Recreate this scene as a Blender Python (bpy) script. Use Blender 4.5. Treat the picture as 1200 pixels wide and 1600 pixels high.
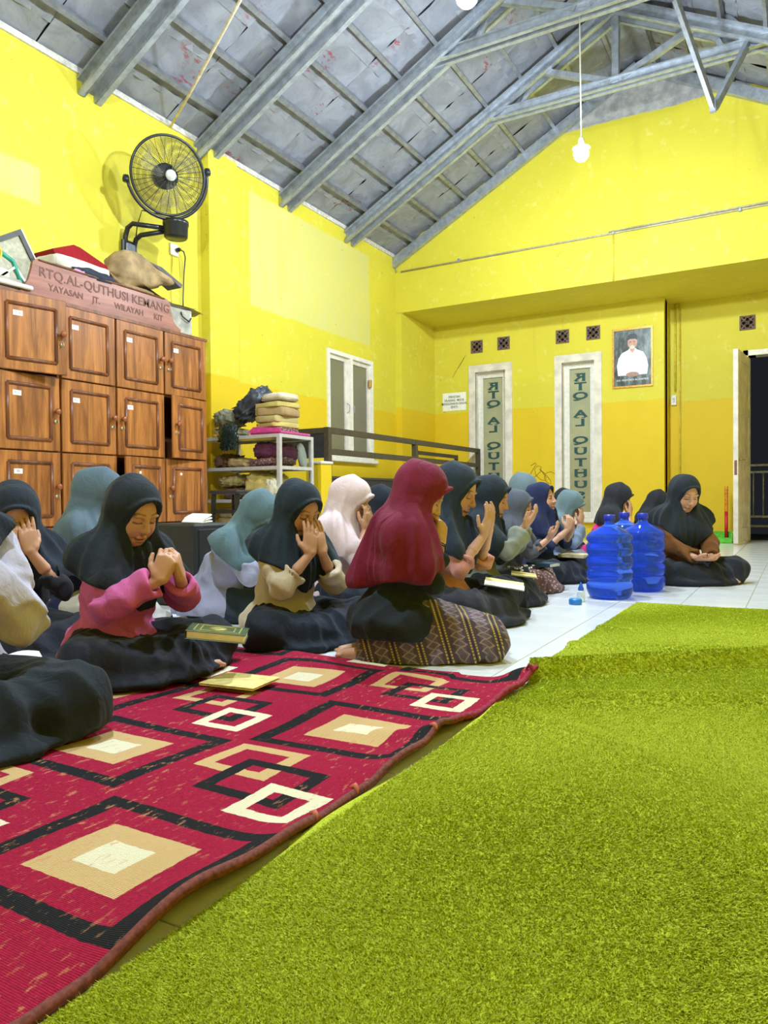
import bpy, bmesh, math, random
import numpy as np
from mathutils import Matrix, Vector, Euler

for o in list(bpy.data.objects): bpy.data.objects.remove(o)
SC = bpy.context.scene
COL = SC.collection
random.seed(7); RNG = np.random.default_rng(7)

# ---------------------------------------------------------------- camera
F_PX = 1150.0; YAW = math.radians(29.5); PITCH = math.atan(-20/F_PX); ROLL = 0.0085; CAM_H = 0.60
fw = Vector((-math.sin(YAW)*math.cos(PITCH), math.cos(YAW)*math.cos(PITCH), math.sin(PITCH)))
r0 = Vector((math.cos(YAW), math.sin(YAW), 0)); u0 = r0.cross(fw)
rt = r0*math.cos(ROLL) - u0*math.sin(ROLL); up = u0*math.cos(ROLL) + r0*math.sin(ROLL)
cam_d = bpy.data.cameras.new('camera'); cam = bpy.data.objects.new('camera', cam_d); COL.objects.link(cam)
cam_d.sensor_fit = 'HORIZONTAL'; cam_d.sensor_width = 36; cam_d.lens = 36*F_PX/1200; cam_d.clip_start = .02
cam.matrix_world = Matrix(((rt.x, up.x, -fw.x, 0), (rt.y, up.y, -fw.y, 0), (rt.z, up.z, -fw.z, CAM_H), (0, 0, 0, 1)))
SC.camera = cam

# ---------------------------------------------------------------- world: night outside
W = bpy.data.worlds.new('night'); SC.world = W; W.use_nodes = True
W.node_tree.nodes['Background'].inputs[0].default_value = (.03, .034, .045, 1)
W.node_tree.nodes['Background'].inputs[1].default_value = .25
SC.view_settings.view_transform = 'Standard'; SC.view_settings.look = 'None'
SC.view_settings.exposure = 0.68; SC.view_settings.gamma = 1.0
SC.view_settings.use_curve_mapping = False
BULB_RADIANCE = 1500.0

# ---------------------------------------------------------------- helpers
def tag(o, label=None, cat=None, group=None, kind=None):
    if label: o['label'] = label
    if cat: o['category'] = cat
    if group: o['group'] = group
    if kind: o['kind'] = kind
    return o
def empty(name, loc=(0, 0, 0), rz=0, label=None, cat=None, group=None, kind=None, parent=None):
    o = bpy.data.objects.new(name, None); o.empty_display_size = .05
    o.location = loc; o.rotation_euler = (0, 0, rz); o.parent = parent
    COL.objects.link(o); return tag(o, label, cat, group, kind)
def lin(c):
    return tuple(((v/255)/12.92 if v/255 <= .04045 else ((v/255+.055)/1.055)**2.4) for v in c)
class MB:
    """collects geometry, builds ONE mesh object"""
    def __init__(s): s.v = []; s.f = []; s.m = []; s.mi = 0; s.smooth = []; s.sm = False
    def add(s, vs, fs):
        b = len(s.v); s.v += [tuple(v) for v in vs]
        for f in fs: s.f.append([b+i for i in f]); s.m.append(s.mi); s.smooth.append(s.sm)
        return s
    def box(s, c, d, rot=None):
        x, y, z = d[0]/2, d[1]/2, d[2]/2
        vs = [Vector((sx*x, sy*y, sz*z)) for sx in (-1, 1) for sy in (-1, 1) for sz in (-1, 1)]
        if rot is not None:
            R = rot if isinstance(rot, Matrix) else Euler(rot).to_matrix()
            vs = [R @ v for v in vs]
        vs = [v+Vector(c) for v in vs]
        return s.add(vs, [(0, 1, 3, 2), (4, 6, 7, 5), (0, 4, 5, 1), (2, 3, 7, 6), (0, 2, 6, 4), (1, 5, 7, 3)])
    def b2(s, a, b):
        return s.box([(a[i]+b[i])/2 for i in range(3)], [abs(b[i]-a[i]) for i in range(3)])
    def bbox(s, c, d, bev=.01, rot=None, seg=1):
        """bevelled box"""
        bm = bmesh.new(); bmesh.ops.create_cube(bm, size=1)
        for v in bm.verts: v.co = Vector((v.co.x*d[0], v.co.y*d[1], v.co.z*d[2]))
        bmesh.ops.bevel(bm, geom=bm.edges[:], offset=min(bev, min(d)*.45), segments=seg, affect='EDGES', profile=.5)
        R = Matrix.Identity(3) if rot is None else (rot if isinstance(rot, Matrix) else Euler(rot).to_matrix())
        bm.verts.index_update()
        s.add([R @ v.co + Vector(c) for v in bm.verts], [[v.index for v in f.verts] for f in bm.faces]); bm.free(); return s
    def bar(s, p0, p1, w, h, upv=(0, 0, 1)):
        """rectangular bar p0->p1, w across, h along the up-ish axis"""
        p0, p1 = Vector(p0), Vector(p1); d = (p1-p0); L = d.length; d.normalize()
        side = d.cross(Vector(upv)); side.normalize(); u = side.cross(d)
        R = Matrix((d, side, u)).transposed()
        return s.box((p0+p1)/2, (L, w, h), R)
    def tube(s, pts, r, n=8, cap=True, closed=False):
        pts = [Vector(p) for p in pts]; N = len(pts); rs = r if isinstance(r, (list, tuple)) else [r]*N
        vs = []; prev = None
        for i, p in enumerate(pts):
            if closed: t = pts[(i+1) % N]-pts[i-1]
            else: t = pts[min(i+1, N-1)]-pts[max(i-1, 0)]
            t.normalize()
            if prev is None:
                a = Vector((0, 0, 1)) if abs(t.z) < .9 else Vector((1, 0, 0)); prev = t.cross(a).normalized()
            prev = (prev - t*prev.dot(t)).normalized(); q = t.cross(prev)
            for k in range(n):
                an = 2*math.pi*k/n; vs.append(p+(prev*math.cos(an)+q*math.sin(an))*rs[i])
        fs = []
        for i in range(N if closed else N-1):
            j = (i+1) % N
            for k in range(n): fs.append((i*n+k, i*n+(k+1) % n, j*n+(k+1) % n, j*n+k))
        if cap and not closed: fs += [tuple(range(n-1, -1, -1)), tuple(range((N-1)*n, N*n))]
        o = s.sm; s.sm = True; s.add(vs, fs); s.sm = o; return s
    def lathe(s, prof, c=(0, 0, 0), n=24, R=None, cap=True):
        """profile [(r,z)] about z"""
        vs = []; N = len(prof)
        for r, z in prof:
            for k in range(n):
                an = 2*math.pi*k/n; v = Vector((r*math.cos(an), r*math.sin(an), z))
                vs.append((R @ v if R else v)+Vector(c))
        fs = [(i*n+k, i*n+(k+1) % n, (i+1)*n+(k+1) % n, (i+1)*n+k) for i in range(N-1) for k in range(n)]
        if cap: fs += [tuple(range(n-1, -1, -1)), tuple(range((N-1)*n, N*n))]
        o = s.sm; s.sm = True; s.add(vs, fs); s.sm = o; return s
    def prism(s, poly, h, M=None):
        """poly [(x,y)] extruded 0..h in z, transformed by M (4x4)"""
        n = len(poly); vs = [Vector((x, y, 0)) for x, y in poly]+[Vector((x, y, h)) for x, y in poly]
        if M is not None: vs = [M @ v for v in vs]
        return s.add(vs, [tuple(range(n-1, -1, -1)), tuple(range(n, 2*n))]+[(i, (i+1) % n, n+(i+1) % n, n+i) for i in range(n)])
    def grid(s, fn, nu, nv):
        b = [fn(i/(nu-1), j/(nv-1)) for i in range(nu) for j in range(nv)]
        o = s.sm; s.sm = True
        s.add(b, [(i*nv+j, (i+1)*nv+j, (i+1)*nv+j+1, i*nv+j+1) for i in range(nu-1) for j in range(nv-1)]); s.sm = o; return s
    def mesh(s, name, mats):
        me = bpy.data.meshes.new(name); me.from_pydata(s.v, [], s.f)
        for m in (mats if isinstance(mats, (list, tuple)) else [mats]): me.materials.append(m)
        me.polygons.foreach_set('material_index', s.m); me.polygons.foreach_set('use_smooth', s.smooth)
        me.update(); return me
    def build(s, name, mats, parent=None, **k):
        o = bpy.data.objects.new(name, s.mesh(name, mats)); o.parent = parent; COL.objects.link(o)
        return tag(o, **k)
def link(name, me, parent=None, loc=(0, 0, 0), rot=(0, 0, 0), scale=(1, 1, 1), **k):
    o = bpy.data.objects.new(name, me); o.parent = parent; o.location = loc; o.rotation_euler = rot; o.scale = scale
    COL.objects.link(o); return tag(o, **k)
def text_mesh(txt, size, depth=.002, offset=0., align='CENTER', spacing=1.0):
    cu = bpy.data.curves.new('txt', 'FONT'); cu.body = txt; cu.size = size; cu.extrude = depth/2; cu.offset = offset
    cu.align_x = align; cu.align_y = 'CENTER'; cu.resolution_u = 3; cu.space_character = spacing
    o = bpy.data.objects.new('txt', cu); COL.objects.link(o)
    bpy.context.view_layer.update()
    me = bpy.data.meshes.new_from_object(o.evaluated_get(bpy.context.evaluated_depsgraph_get()))
    bpy.data.objects.remove(o); bpy.data.curves.remove(cu); return me
def text_obj(name, txt, size, M, mat, parent=None, **kw):
    me = text_mesh(txt, size, **kw); me.transform(M); me.materials.clear(); me.materials.append(mat)
    return link(name, me, parent)
def frame_M(origin, xd, yd):
    xd = Vector(xd).normalized(); yd = Vector(yd).normalized(); z = xd.cross(yd); o = Vector(origin)
    return Matrix(((xd.x, yd.x, z.x, o.x), (xd.y, yd.y, z.y, o.y), (xd.z, yd.z, z.z, o.z), (0, 0, 0, 1)))

# ---------------------------------------------------------------- materials
class NT:
    def __init__(s, name):
        s.mat = bpy.data.materials.new(name); s.mat.use_nodes = True; s.t = s.mat.node_tree; s.n = s.t.nodes
        s.b = s.n['Principled BSDF']; s.out = s.n['Material Output']
        s.co = s.n.new('ShaderNodeTexCoord').outputs['Object']
    def L(s, a, b): s.t.links.new(a, b)
    def set(s, sock, v):
        if hasattr(v, 'is_output') or isinstance(v, bpy.types.NodeSocket): s.L(v, sock)
        elif isinstance(v, (tuple, list)): sock.default_value = (*v, 1) if len(v) == 3 and sock.type == 'RGBA' else v
        else: sock.default_value = v
    def math(s, op, a, b=0., c=None, clamp=False):
        n = s.n.new('ShaderNodeMath'); n.operation = op; n.use_clamp = clamp; s.set(n.inputs[0], a); s.set(n.inputs[1], b)
        if c is not None: s.set(n.inputs[2], c)
        return n.outputs[0]
    def noise(s, scale, detail=3, rough=.55, co=None, dist=0.):
        n = s.n.new('ShaderNodeTexNoise'); n.inputs['Scale'].default_value = scale; n.inputs['Detail'].default_value = detail
        n.inputs['Roughness'].default_value = rough; n.inputs['Distortion'].default_value = dist
        s.L(co or s.co, n.inputs['Vector']); return n.outputs['Fac']
    def mapping(s, scale=(1, 1, 1), loc=(0, 0, 0), rot=(0, 0, 0), co=None):
        n = s.n.new('ShaderNodeMapping'); n.inputs['Scale'].default_value = scale; n.inputs['Location'].default_value = loc; n.inputs['Rotation'].default_value = rot
        s.L(co or s.co, n.inputs['Vector']); return n.outputs[0]
    def xyz(s, co=None):
        n = s.n.new('ShaderNodeSeparateXYZ'); s.L(co or s.co, n.inputs[0]); return n.outputs
    def mix(s, f, a, b, mode='MIX'):
        n = s.n.new('ShaderNodeMix'); n.data_type = 'RGBA'; n.blend_type = mode; s.set(n.inputs[0], f); s.set(n.inputs[6], a); s.set(n.inputs[7], b); return n.outputs[2]
    def ramp(s, f, a, b): # smooth step a..b
        n = s.n.new('ShaderNodeMapRange'); n.interpolation_type = 'SMOOTHSTEP'; s.set(n.inputs[0], f); n.inputs[1].default_value = a; n.inputs[2].default_value = b; return n.outputs[0]
    def bump(s, h, strength=.3, dist=.01):
        n = s.n.new('ShaderNodeBump'); n.inputs['Strength'].default_value = strength; n.inputs['Distance'].default_value = dist
        s.L(h, n.inputs['Height']); s.L(n.outputs[0], s.b.inputs['Normal'])
    def inrange(s, v, a, b, soft=.003):
        return s.math('MULTIPLY', s.ramp(v, a-soft, a+soft), s.math('SUBTRACT', 1., s.ramp(v, b-soft, b+soft)))
    def fin(s, color=None, rough=.6, metal=0., spec=None):
        if color is not None: s.set(s.b.inputs['Base Color'], color)
        s.set(s.b.inputs['Roughness'], rough); s.b.inputs['Metallic'].default_value = metal
        if spec is not None: s.b.inputs['Specular IOR Level'].default_value = spec
        return s.mat
MATS = {}
def plain(name, rgb, rough=.6, metal=0., var=.12, scale=25, bump=0., spec=None):
    """procedural colour with slight variation; rgb in sRGB 0-255"""
    if name in MATS: return MATS[name]
    t = NT(name); c = lin(rgb); d = tuple(v*(1-var*2) for v in c); e = tuple(min(1, v*(1+var)) for v in c)
    f = t.noise(scale, 4)
    if bump: t.bump(t.noise(scale*4, 3), bump, .004)
    MATS[name] = t.fin(t.mix(t.ramp(f, .3, .7), d, e), rough, metal, spec); return MATS[name]
def emis(name, rgb, s):
    t = NT(name); t.b.inputs['Emission Color'].default_value = (*rgb, 1); t.b.inputs['Emission Strength'].default_value = s
    return t.fin(rgb, .4)

YU = lin((216, 202, 62)); YL = lin((224, 190, 34)); YP = lin((232, 226, 140))
def wall_mat(name, split, patches=(), grey=None, axis=0, upper=YU):
    """two-tone wall paint, pale chalky patches given as (a0,a1,z0,z1) along axis, grey plaster above a height"""
    t = NT(name); x = t.xyz(); a = x[axis]; z = x[2]
    n1 = t.noise(1.1, 5, .6); n2 = t.noise(9, 4, .6); n3 = t.noise(40, 3)
    zz = t.math('ADD', z, t.math('MULTIPLY', t.math('SUBTRACT', n2, .5), .05))
    low = t.math('SUBTRACT', 1., t.ramp(zz, split-.012, split+.012))
    c = t.mix(t.ramp(n1, .35, .7), upper, tuple(v*.93 for v in upper))
    c = t.mix(t.math('MULTIPLY', t.ramp(n2, .55, .75), .35), c, YP)
    cl = t.mix(t.ramp(n1, .3, .7), YL, tuple(v*.93 for v in YL))
    c = t.mix(low, c, cl)
    for (a0, a1, z0, z1) in patches:
        m = t.math('MULTIPLY', t.inrange(a, a0, a1, .02), t.inrange(zz, z0, z1, .02))
        m = t.math('MULTIPLY', m, t.math('ADD', .15, t.math('MULTIPLY', t.noise(2.2, 5, .7, t.mapping((3, 3, .6))), 1.1)))
        c = t.mix(m, c, lin((206, 200, 128)))
    # vertical run-down stains and small chips
    st = t.noise(1.0, 4, .6, t.mapping((7, 7, .35)))
    c = t.mix(t.math('MULTIPLY', t.ramp(st, .6, .8), .28), c, lin((190, 165, 60)))
    ch = t.noise(17, 2, .5, dist=.6)
    c = t.mix(t.math('MULTIPLY', t.ramp(ch, .74, .78), .7), c, lin((150, 130, 80)))
    if grey is not None:
        g = t.ramp(t.math('ADD', z, t.math('MULTIPLY', t.math('SUBTRACT', n1, .5), .12)), grey-.01, grey+.01)
        gc = t.mix(t.ramp(n2, .3, .7), lin((150, 148, 150)), lin((188, 186, 184)))
        c = t.mix(g, c, gc)
    t.bump(t.math('ADD', n3, t.math('MULTIPLY', n2, .6)), .25, .004)
    return t.fin(c, .62, spec=.3)
M_WL = wall_mat('paint_left_wall', 1.82, [(6.1, 8.58, 2.66, 3.86), (2.6, 3.64, 2.86, 3.14)], axis=1)
M_WB = wall_mat('paint_gable', .3, [], grey=5.21, axis=0)
M_WR = wall_mat('paint_recess', 1.91, [], axis=0)
M_TILE = None
def tile_mat():
    t = NT('white_floor_tile'); n = t.noise(2.0, 4); c = t.mix(n, lin((225, 228, 232)), lin((240, 241, 243)))
    sm = t.noise(6, 4, .6); t.set(t.b.inputs['Roughness'], t.math('ADD', .08, t.math('MULTIPLY', sm, .12)))
    t.bump(t.noise(5, 2), .05, .004); m = t.fin(c, .1); t.set(t.b.inputs['Roughness'], t.math('ADD', .1, t.math('MULTIPLY', sm, .14))); return m
M_TILE = tile_mat()
M_GROUT = plain('grout', (150, 150, 150), .8)
def steel(name, rgb, rough=.42):
    t = NT(name); n = t.noise(14, 4, .6); m = t.noise(70, 3)
    c = t.mix(t.ramp(n, .35, .7), lin(rgb), tuple(v*.7 for v in lin(rgb)))
    t.bump(m, .1, .002); return t.fin(c, rough, .55)
M_STEEL = steel('galvanised_steel', (176, 182, 192))
M_PURLIN = steel('galvanised_purlin', (150, 152, 160))
def roof_mat():
    t = NT('foil_roof_sheet'); oi = t.n.new('ShaderNodeObjectInfo'); cx = t.n.new('ShaderNodeCombineXYZ'); ad = t.n.new('ShaderNodeVectorMath'); ad.operation = 'ADD'
    for k in range(3): t.L(t.math('MULTIPLY', oi.outputs['Random'], 17.3*(k+1)), cx.inputs[k])
    t.L(t.co, ad.inputs[0]); t.L(cx.outputs[0], ad.inputs[1]); t.co = ad.outputs[0]
    n = t.noise(3.2, 5, .6, dist=.8); n2 = t.noise(16, 4, .6)
    v = t.n.new('ShaderNodeTexVoronoi'); v.inputs['Scale'].default_value = 7; t.L(t.co, v.inputs['Vector'])
    c = t.mix(t.ramp(n, .3, .7), lin((124, 126, 136)), lin((150, 152, 162)))
    c = t.mix(t.math('MULTIPLY', t.ramp(n2, .55, .75), .3), c, lin((100, 100, 108)))
    red = t.math('MULTIPLY', t.ramp(t.noise(1.1, 2), .60, .66), t.ramp(t.noise(26, 3, .7, t.mapping((1.0, .35, 1))), .54, .6))
    c = t.mix(t.math('MULTIPLY', red, .85), c, lin((140, 60, 70)))
    t.bump(t.math('ADD', t.math('MULTIPLY', n, 1.2), t.math('MULTIPLY', v.outputs['Distance'], .3)), .4, .04)
    return t.fin(c, .5, .15)
M_ROOF = roof_mat()
def wood_mat(name, a, b, axis_scale=(9, 9, .8), rough=.38):
    t = NT(name); co = t.mapping(axis_scale)
    oi = t.n.new('ShaderNodeObjectInfo'); ad = t.n.new('ShaderNodeVectorMath'); ad.operation = 'ADD'
    t.L(co, ad.inputs[0]); cx = t.n.new('ShaderNodeCombineXYZ')
    for k in range(3): t.L(t.math('MULTIPLY', oi.outputs['Random'], 13.7*(k+1)), cx.inputs[k])
    t.L(cx.outputs[0], ad.inputs[1]); co = ad.outputs[0]
    n = t.noise(1.2, 6, .65, co, 1.2); g = t.noise(7, 4, .6, co)
    c = t.mix(t.ramp(n, .3, .72), lin(a), lin(b)); c = t.mix(t.math('MULTIPLY', t.ramp(g, .5, .7), .35), c, tuple(v*.55 for v in lin(a)))
    t.bump(g, .12, .002); return t.fin(c, rough)
M_WOOD = wood_mat('teak_door', (118, 66, 30), (192, 122, 60))
M_WOODD = wood_mat('teak_frame', (92, 48, 26), (142, 84, 46))
M_WOODB = wood_mat('teak_board', (128, 72, 54), (164, 104, 84), (9, .8, 9))
M_BLACK = plain('black_plastic', (26, 27, 31), .35)
M_DARK = plain('dark_metal_paint', (66, 60, 54), .45)
M_WHITE = plain('white_paint', (232, 226, 214), .5, var=.05)
M_WHITE2 = plain('worn_white_paint', (224, 214, 202), .55, var=.1, scale=6)
M_PAPER = plain('paper', (240, 238, 230), .8, var=.03)
# ================================================================ STRUCTURE
XL, XR, YB, YR, YD = -5.05, 1.70, 9.31, 10.40, 10.85      # left wall, right wall, gable face, recess wall, door wall
EAVE, RIDGE_X, SLOPE = 4.05, -1.70, .536
RIDGE_Z = EAVE + SLOPE*(RIDGE_X-XL)
def roof_z(x): return EAVE + SLOPE*((x-XL) if x < RIDGE_X else (2*RIDGE_X-x-XL))

def holed(mb, a0, a1, z0, z1, holes, put):
    """rectangle minus rectangular holes (a0,a1,z0,z1), as boxes through put(a0,a1,z0,z1)"""
    cuts = sorted({a0, a1, *[h[0] for h in holes], *[h[1] for h in holes]})
    for i in range(len(cuts)-1):
        c0, c1 = cuts[i], cuts[i+1]
        hs = sorted([h for h in holes if h[0] <= c0+1e-6 and h[1] >= c1-1e-6], key=lambda h: h[2])
        z = z0
        for h in hs:
            if h[2] > z: put(c0, c1, z, h[2])
            z = h[3]
        if z < z1: put(c0, c1, z, z1)

# floor: slab + individual tiles
floor = MB().b2((-5.3, -2.1, -.12), (2.0, 11.3, -.004)).build('floor', M_GROUT, kind='structure')
TS = .325
TX0 = -.905; TY0 = .1
tm = MB().bbox((0, 0, -.006), (TS-.004, TS-.004, .012), .0015).mesh('tile', M_TILE)
far = MB()
for i in range(-13, 9):
    for j in range(-7, 34):
        cx, cy = TX0+(i+.5)*TS, TY0+(j+.5)*TS
        if not (-5.05 < cx < 1.75 and -2 < cy < 11.1): continue
        px = -.55*cx+.5*cy
        vis = (-2.3 < cx < .2 and cy > 1.9 and cx > -.15*cy-1.3) or (-.2 < cx < .6 and cy > 8.5)
        if vis: link('tile', tm, floor, (cx, cy, 0))
        else: far.bbox((cx, cy, -.006), (TS-.004, TS-.004, .012), .0015)
far.build('floor_tiles', M_TILE, floor, kind='stuff')

# left wall with its window opening, pilaster
mb = MB()
WLH = (7.53, 8.63, 1.13, 2.46)
holed(mb, -2.1, YB, 0, EAVE+.02, [WLH], lambda a, b, c, d: mb.b2((XL-.2, a, c), (XL, b, d)))
mb.build('wall_left', M_WL, kind='structure')
MB().b2((XL-.01, 5.37, 0), (XL+.11, 5.78, EAVE-.06)).build('trim_1', M_WL, kind='structure')
MB().b2((XL-.2, YB, 0), (XL+.095, YR, 3.26)).build('wall_left_recess', M_WR, kind='structure')
MB().b2((XL-.012, -2.0, EAVE-.02), (XL+.02, YB, EAVE+.03)).build('trim_2', plain('eave_edge', (210, 204, 196), .6), kind='structure')
# gable wall over the recess
mb = MB()
pts = [(XL-.2, 3.255), (XR+.2, 3.255), (XR+.2, roof_z(XR)), (RIDGE_X, RIDGE_Z), (XL-.2, roof_z(XL))]
mb.prism([(x, z) for x, z in pts], .22, frame_M((0, YB+.22, 0), (1, 0, 0), (0, 0, 1)))
mb.build('wall_back', M_WB, kind='structure')
MB().b2((XL-.2, YB+.2, 3.255), (XR+.2, YD+.3, 3.45)).build('ceiling_recess', M_WR, kind='structure')
# recess wall with window openings
HW = [(-4.375, -3.70, .30, 2.60), (-3.055, -2.40, .30, 2.615)]
VENTS = [(-4.25, 2.886), (-3.825, 2.892), (-2.945, 2.888), (-2.512, 2.892)]
vh = [(x-.095, x+.095, z-.095, z+.095) for x, z in VENTS]
mb = MB(); holed(mb, XL, -1.58, 0, 3.26, HW+vh, lambda a, b, c, d: mb.b2((a, YR, c), (b, YR+.25, d)))
mb.b2((-1.60, YR+.1, 0), (-1.58, YD+.1, 3.26))
mb.build('wall_recess', M_WR, kind='structure')
DX0, DX1, DZ = -.60, .28, 2.45
V5 = (-.61, 2.885)
mb = MB(); holed(mb, -1.60, XR+.2, 0, 3.26, [(DX0, DX1, 0, DZ), (V5[0]-.095, V5[0]+.095, V5[1]-.095, V5[1]+.095)], lambda a, b, c, d: mb.b2((a, YD, c), (b, YD+.2, d)))
mb.build('wall_door', M_WR, kind='structure')
MB().b2((XR, -2.1, 0), (XR+.2, YD+.2, EAVE+.02)).build('wall_right', M_WL, kind='structure')
mb = MB(); mb.prism([(XL-.2, 0), (XR+.2, 0), (XR+.2, roof_z(XR)), (RIDGE_X, RIDGE_Z), (XL-.2, roof_z(XL))], .2, frame_M((0, -2.0, 0), (1, 0, 0), (0, 0, 1)))
mb.build('wall_rear', M_WL, kind='structure')

# roof: sheets on purlins
roof = empty('ceiling', (RIDGE_X, 4, RIDGE_Z), kind='structure')
ang = math.atan(SLOPE); PX = .40; PY = .655
def rloc(p): return Vector(p)-roof.location
sheet_meshes = []
for k in range(6):
    rr = random.Random(k)
    def f(u, v, rr=rr, k=k):
        x = (u-.5)*(PX/math.cos(ang)+.05); y = (v-.5)*(PY-.010)
        e = 1-max(abs(u-.5), abs(v-.5))*2
        return (x, y, .012*math.sin(5*u+k)*math.sin(7*v+2*k)*e - .02*max(0, .25-e)*(1 if v > .5 else .4)*2 + .010*math.sin(18*v+9*u*k))
    m2 = MB(); m2.grid(f, 6, 8); sheet_meshes.append(m2.mesh('roof_panel', M_ROOF))
n = 0
for side in (-1, 1):
    for i in range(9):
        xo = (i+.5)*PX
        x = XL-.2+xo if side < 0 else 2*RIDGE_X-(XL-.2+xo)
        for j in range(16):
            y = 9.31+.2-(j+.5)*PY
            if y < 2.2 or (side > 0 and i < 4): continue
            o = link('roof_panel', sheet_meshes[(i*5+j*3) % 6], roof, rloc((x, y, roof_z(x)+.035)), (0, -ang if side < 0 else ang, random.uniform(-.01, .01)))
            o.rotation_euler.rotate_axis('X', random.uniform(-.03, .03))
mb = MB()
for side in (-1, 1):
    x0, x1 = XL-.25, RIDGE_X
    if side > 0: x0 = 2*RIDGE_X-x0
    mb.add([rloc(p) for p in ((x0, -2.2, roof_z(x0)+.07), (x1, -2.2, RIDGE_Z+.07), (x1, 11.2, RIDGE_Z+.07), (x0, 11.2, roof_z(x0)+.07))], [(0, 1, 2, 3)])
mb.build('roof_deck', plain('roof_seam_dark', (70, 70, 78), .7), roof)
pm = MB().b2((-.02, -2.1, -.03), (.02, 9.4, .03)).mesh('purlin', M_PURLIN)
for side in (-1, 1):
    for i in range(9):
        x = XL-.07+i*PX
        if side > 0: x = 2*RIDGE_X-x
        link('purlin', pm, roof, rloc((x, 0, roof_z(x)-.012)), (0, -ang if side < 0 else ang, 0))
# trusses
TRUSS_Y = [1.45, 2.78, 4.10, 5.40, 6.72, 8.06]
DZR = -.095
names = ['nearest', 'second', 'third', 'middle', 'with the hanging bulb cord', 'last before the gable']
TL = {1.45: 'steel roof truss above the camera, out of the picture', 2.78: 'steel roof truss just outside the top left of the picture',
      4.10: 'steel roof truss whose foot meets the left wall above the lockers', 5.40: 'steel roof truss footed just right of the wall fan',
      6.72: 'steel roof truss that carries the bulb on its long cord', 8.06: 'steel roof truss nearest the gable wall with webbing'}
def truss(y):
    t = empty('roof_truss', (RIDGE_X, y, EAVE), label=TL[y], cat='truss', group='steel roof trusses')
    def L(p): return Vector(p)-t.location
    for side in (-1, 1):
        for s in (-.055, .055):
            xe = XL-.02 if side < 0 else 2*RIDGE_X-XL+.02
            m = MB(); p0 = (xe, y+s, roof_z(xe)+DZR-.02); p1 = (RIDGE_X, y+s, RIDGE_Z+DZR-.02)
            m.bar(L(p0), L(p1), .018, .13)
            for q in (-.055, .055):
                d = Vector((SLOPE*side*1, 0, 1)).normalized()*q
                m.bar(L(Vector(p0)+d+Vector((0, s*.45, 0))), L(Vector(p1)+d+Vector((0, s*.45, 0))), .065, .02)
            m.build('rafter', M_STEEL, t)
        m = MB(); xe = XL-.02 if side < 0 else 2*RIDGE_X-XL+.02; m.bar(L((xe, y, roof_z(xe)+DZR+.0)), L((RIDGE_X, y, RIDGE_Z+DZR+.0)), .10, .05); m.build('web_plate', M_PURLIN, t)
    zc = 4.97
    for s in (-.03, .03):
        m = MB(); m.bar(L((-3.2, y+s, zc)), L((-.2, y+s, zc)), .014, .1)
        m.bar(L((-3.2, y+s*1.6, zc+.045)), L((-.2, y+s*1.6, zc+.045)), .045, .014)
        m.bar(L((-3.2, y+s*1.6, zc-.045)), L((-.2, y+s*1.6, zc-.045)), .045, .014)
        m.build('collar_tie', M_STEEL, t)
    if y > 5:
        MB().bar(L((RIDGE_X, y, zc)), L((RIDGE_X, y, RIDGE_Z-.1)), .07, .10, (0, 1, 0)).build('king_post', M_STEEL, t)
        for s in (-1, 1):
            x = RIDGE_X+s*.78
            MB().bar(L((RIDGE_X+s*.06, y-.02, zc+.02)), L((x, y-.02, roof_z(x)-.12)), .06, .07, (0, 1, 0)).build('web_brace', M_STEEL, t)
            x2 = RIDGE_X+s*1.05
            MB().bar(L((x2, y+.02, zc)), L((x2-s*.1, y+.02, roof_z(x2)-.1)), .05, .06, (0, 1, 0)).build('web_brace', M_STEEL, t)
for y in TRUSS_Y: truss(y)
# end rafter along the gable
m = MB()
for side in (-1, 1):
    xe = XL-.02 if side < 0 else 2*RIDGE_X-XL
    m = MB(); m.bar((xe, YB-.05, roof_z(xe)-.10), (RIDGE_X, YB-.05, RIDGE_Z-.10), .075, .12).build('trim_%d' % (3 if side < 0 else 4), M_STEEL, kind='structure')
# V shaped brace hung between the last two trusses
t = empty('hanging_brace', (-.70, 7.4, 4.13), label='V shaped steel strut hanging below the roof near the gable', cat='brace')
def L(p): return Vector(p)-t.location
MB().bar(L((-.96, 7.0, 4.98)), L((-.69, 7.4, 4.14)), .04, .05).build('strut', plain('steel_toned_for_bulb', (120, 122, 126), .6), t)  # steel darkened on this strut alone to offset glare from the bulb
MB().bar(L((-.69, 7.4, 4.14)), L((-.44, 8.06, 5.02)), .05, .06).build('strut', M_STEEL, t)
MB().bar(L((-.35, 8.04, 4.95)), L((-.75, 8.02, 5.45)), .04, .05).build('strut', M_STEEL, t)
MB().box((0, 0, .03), (.05, .05, .1)).build('bolt_plate', M_STEEL, t)

# conduit pipe along the gable, dropping down the recess corner
M_PIPE = plain('conduit', (176, 168, 140), .5)
t = empty('conduit_pipe', (-4.95, YB-.015, 3.83), label='thin grey conduit pipe running across the yellow gable wall', cat='pipe')
MB().tube([(0, 0, 0), (3.0, 0, .005), (4.75, 0, .015), (6.6, 0, .02)], .012).build('pipe_run', M_PIPE, t)
MB().tube([(2.9, -.022, .02), (4.0, -.022, .03), (6.6, -.022, .045)], .010).build('pipe_run', M_PIPE, t)
MB().tube([(2.95, 0, 0), (2.95, 0, -.57)], .010).build('pipe_drop', plain('painted_pipe', (220, 196, 60), .5), t)
MB().tube([(-.07, 0, 0), (-.09, 0, .2), (-.06, -.02, .24)], .010).build('pipe_drop', M_PIPE, t)
for x in (.9, 2.95, 4.35, 5.2): MB().bbox((x, -.01, .012), (.035, .03, .05), .006).build('clip', M_STEEL, t)
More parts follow.
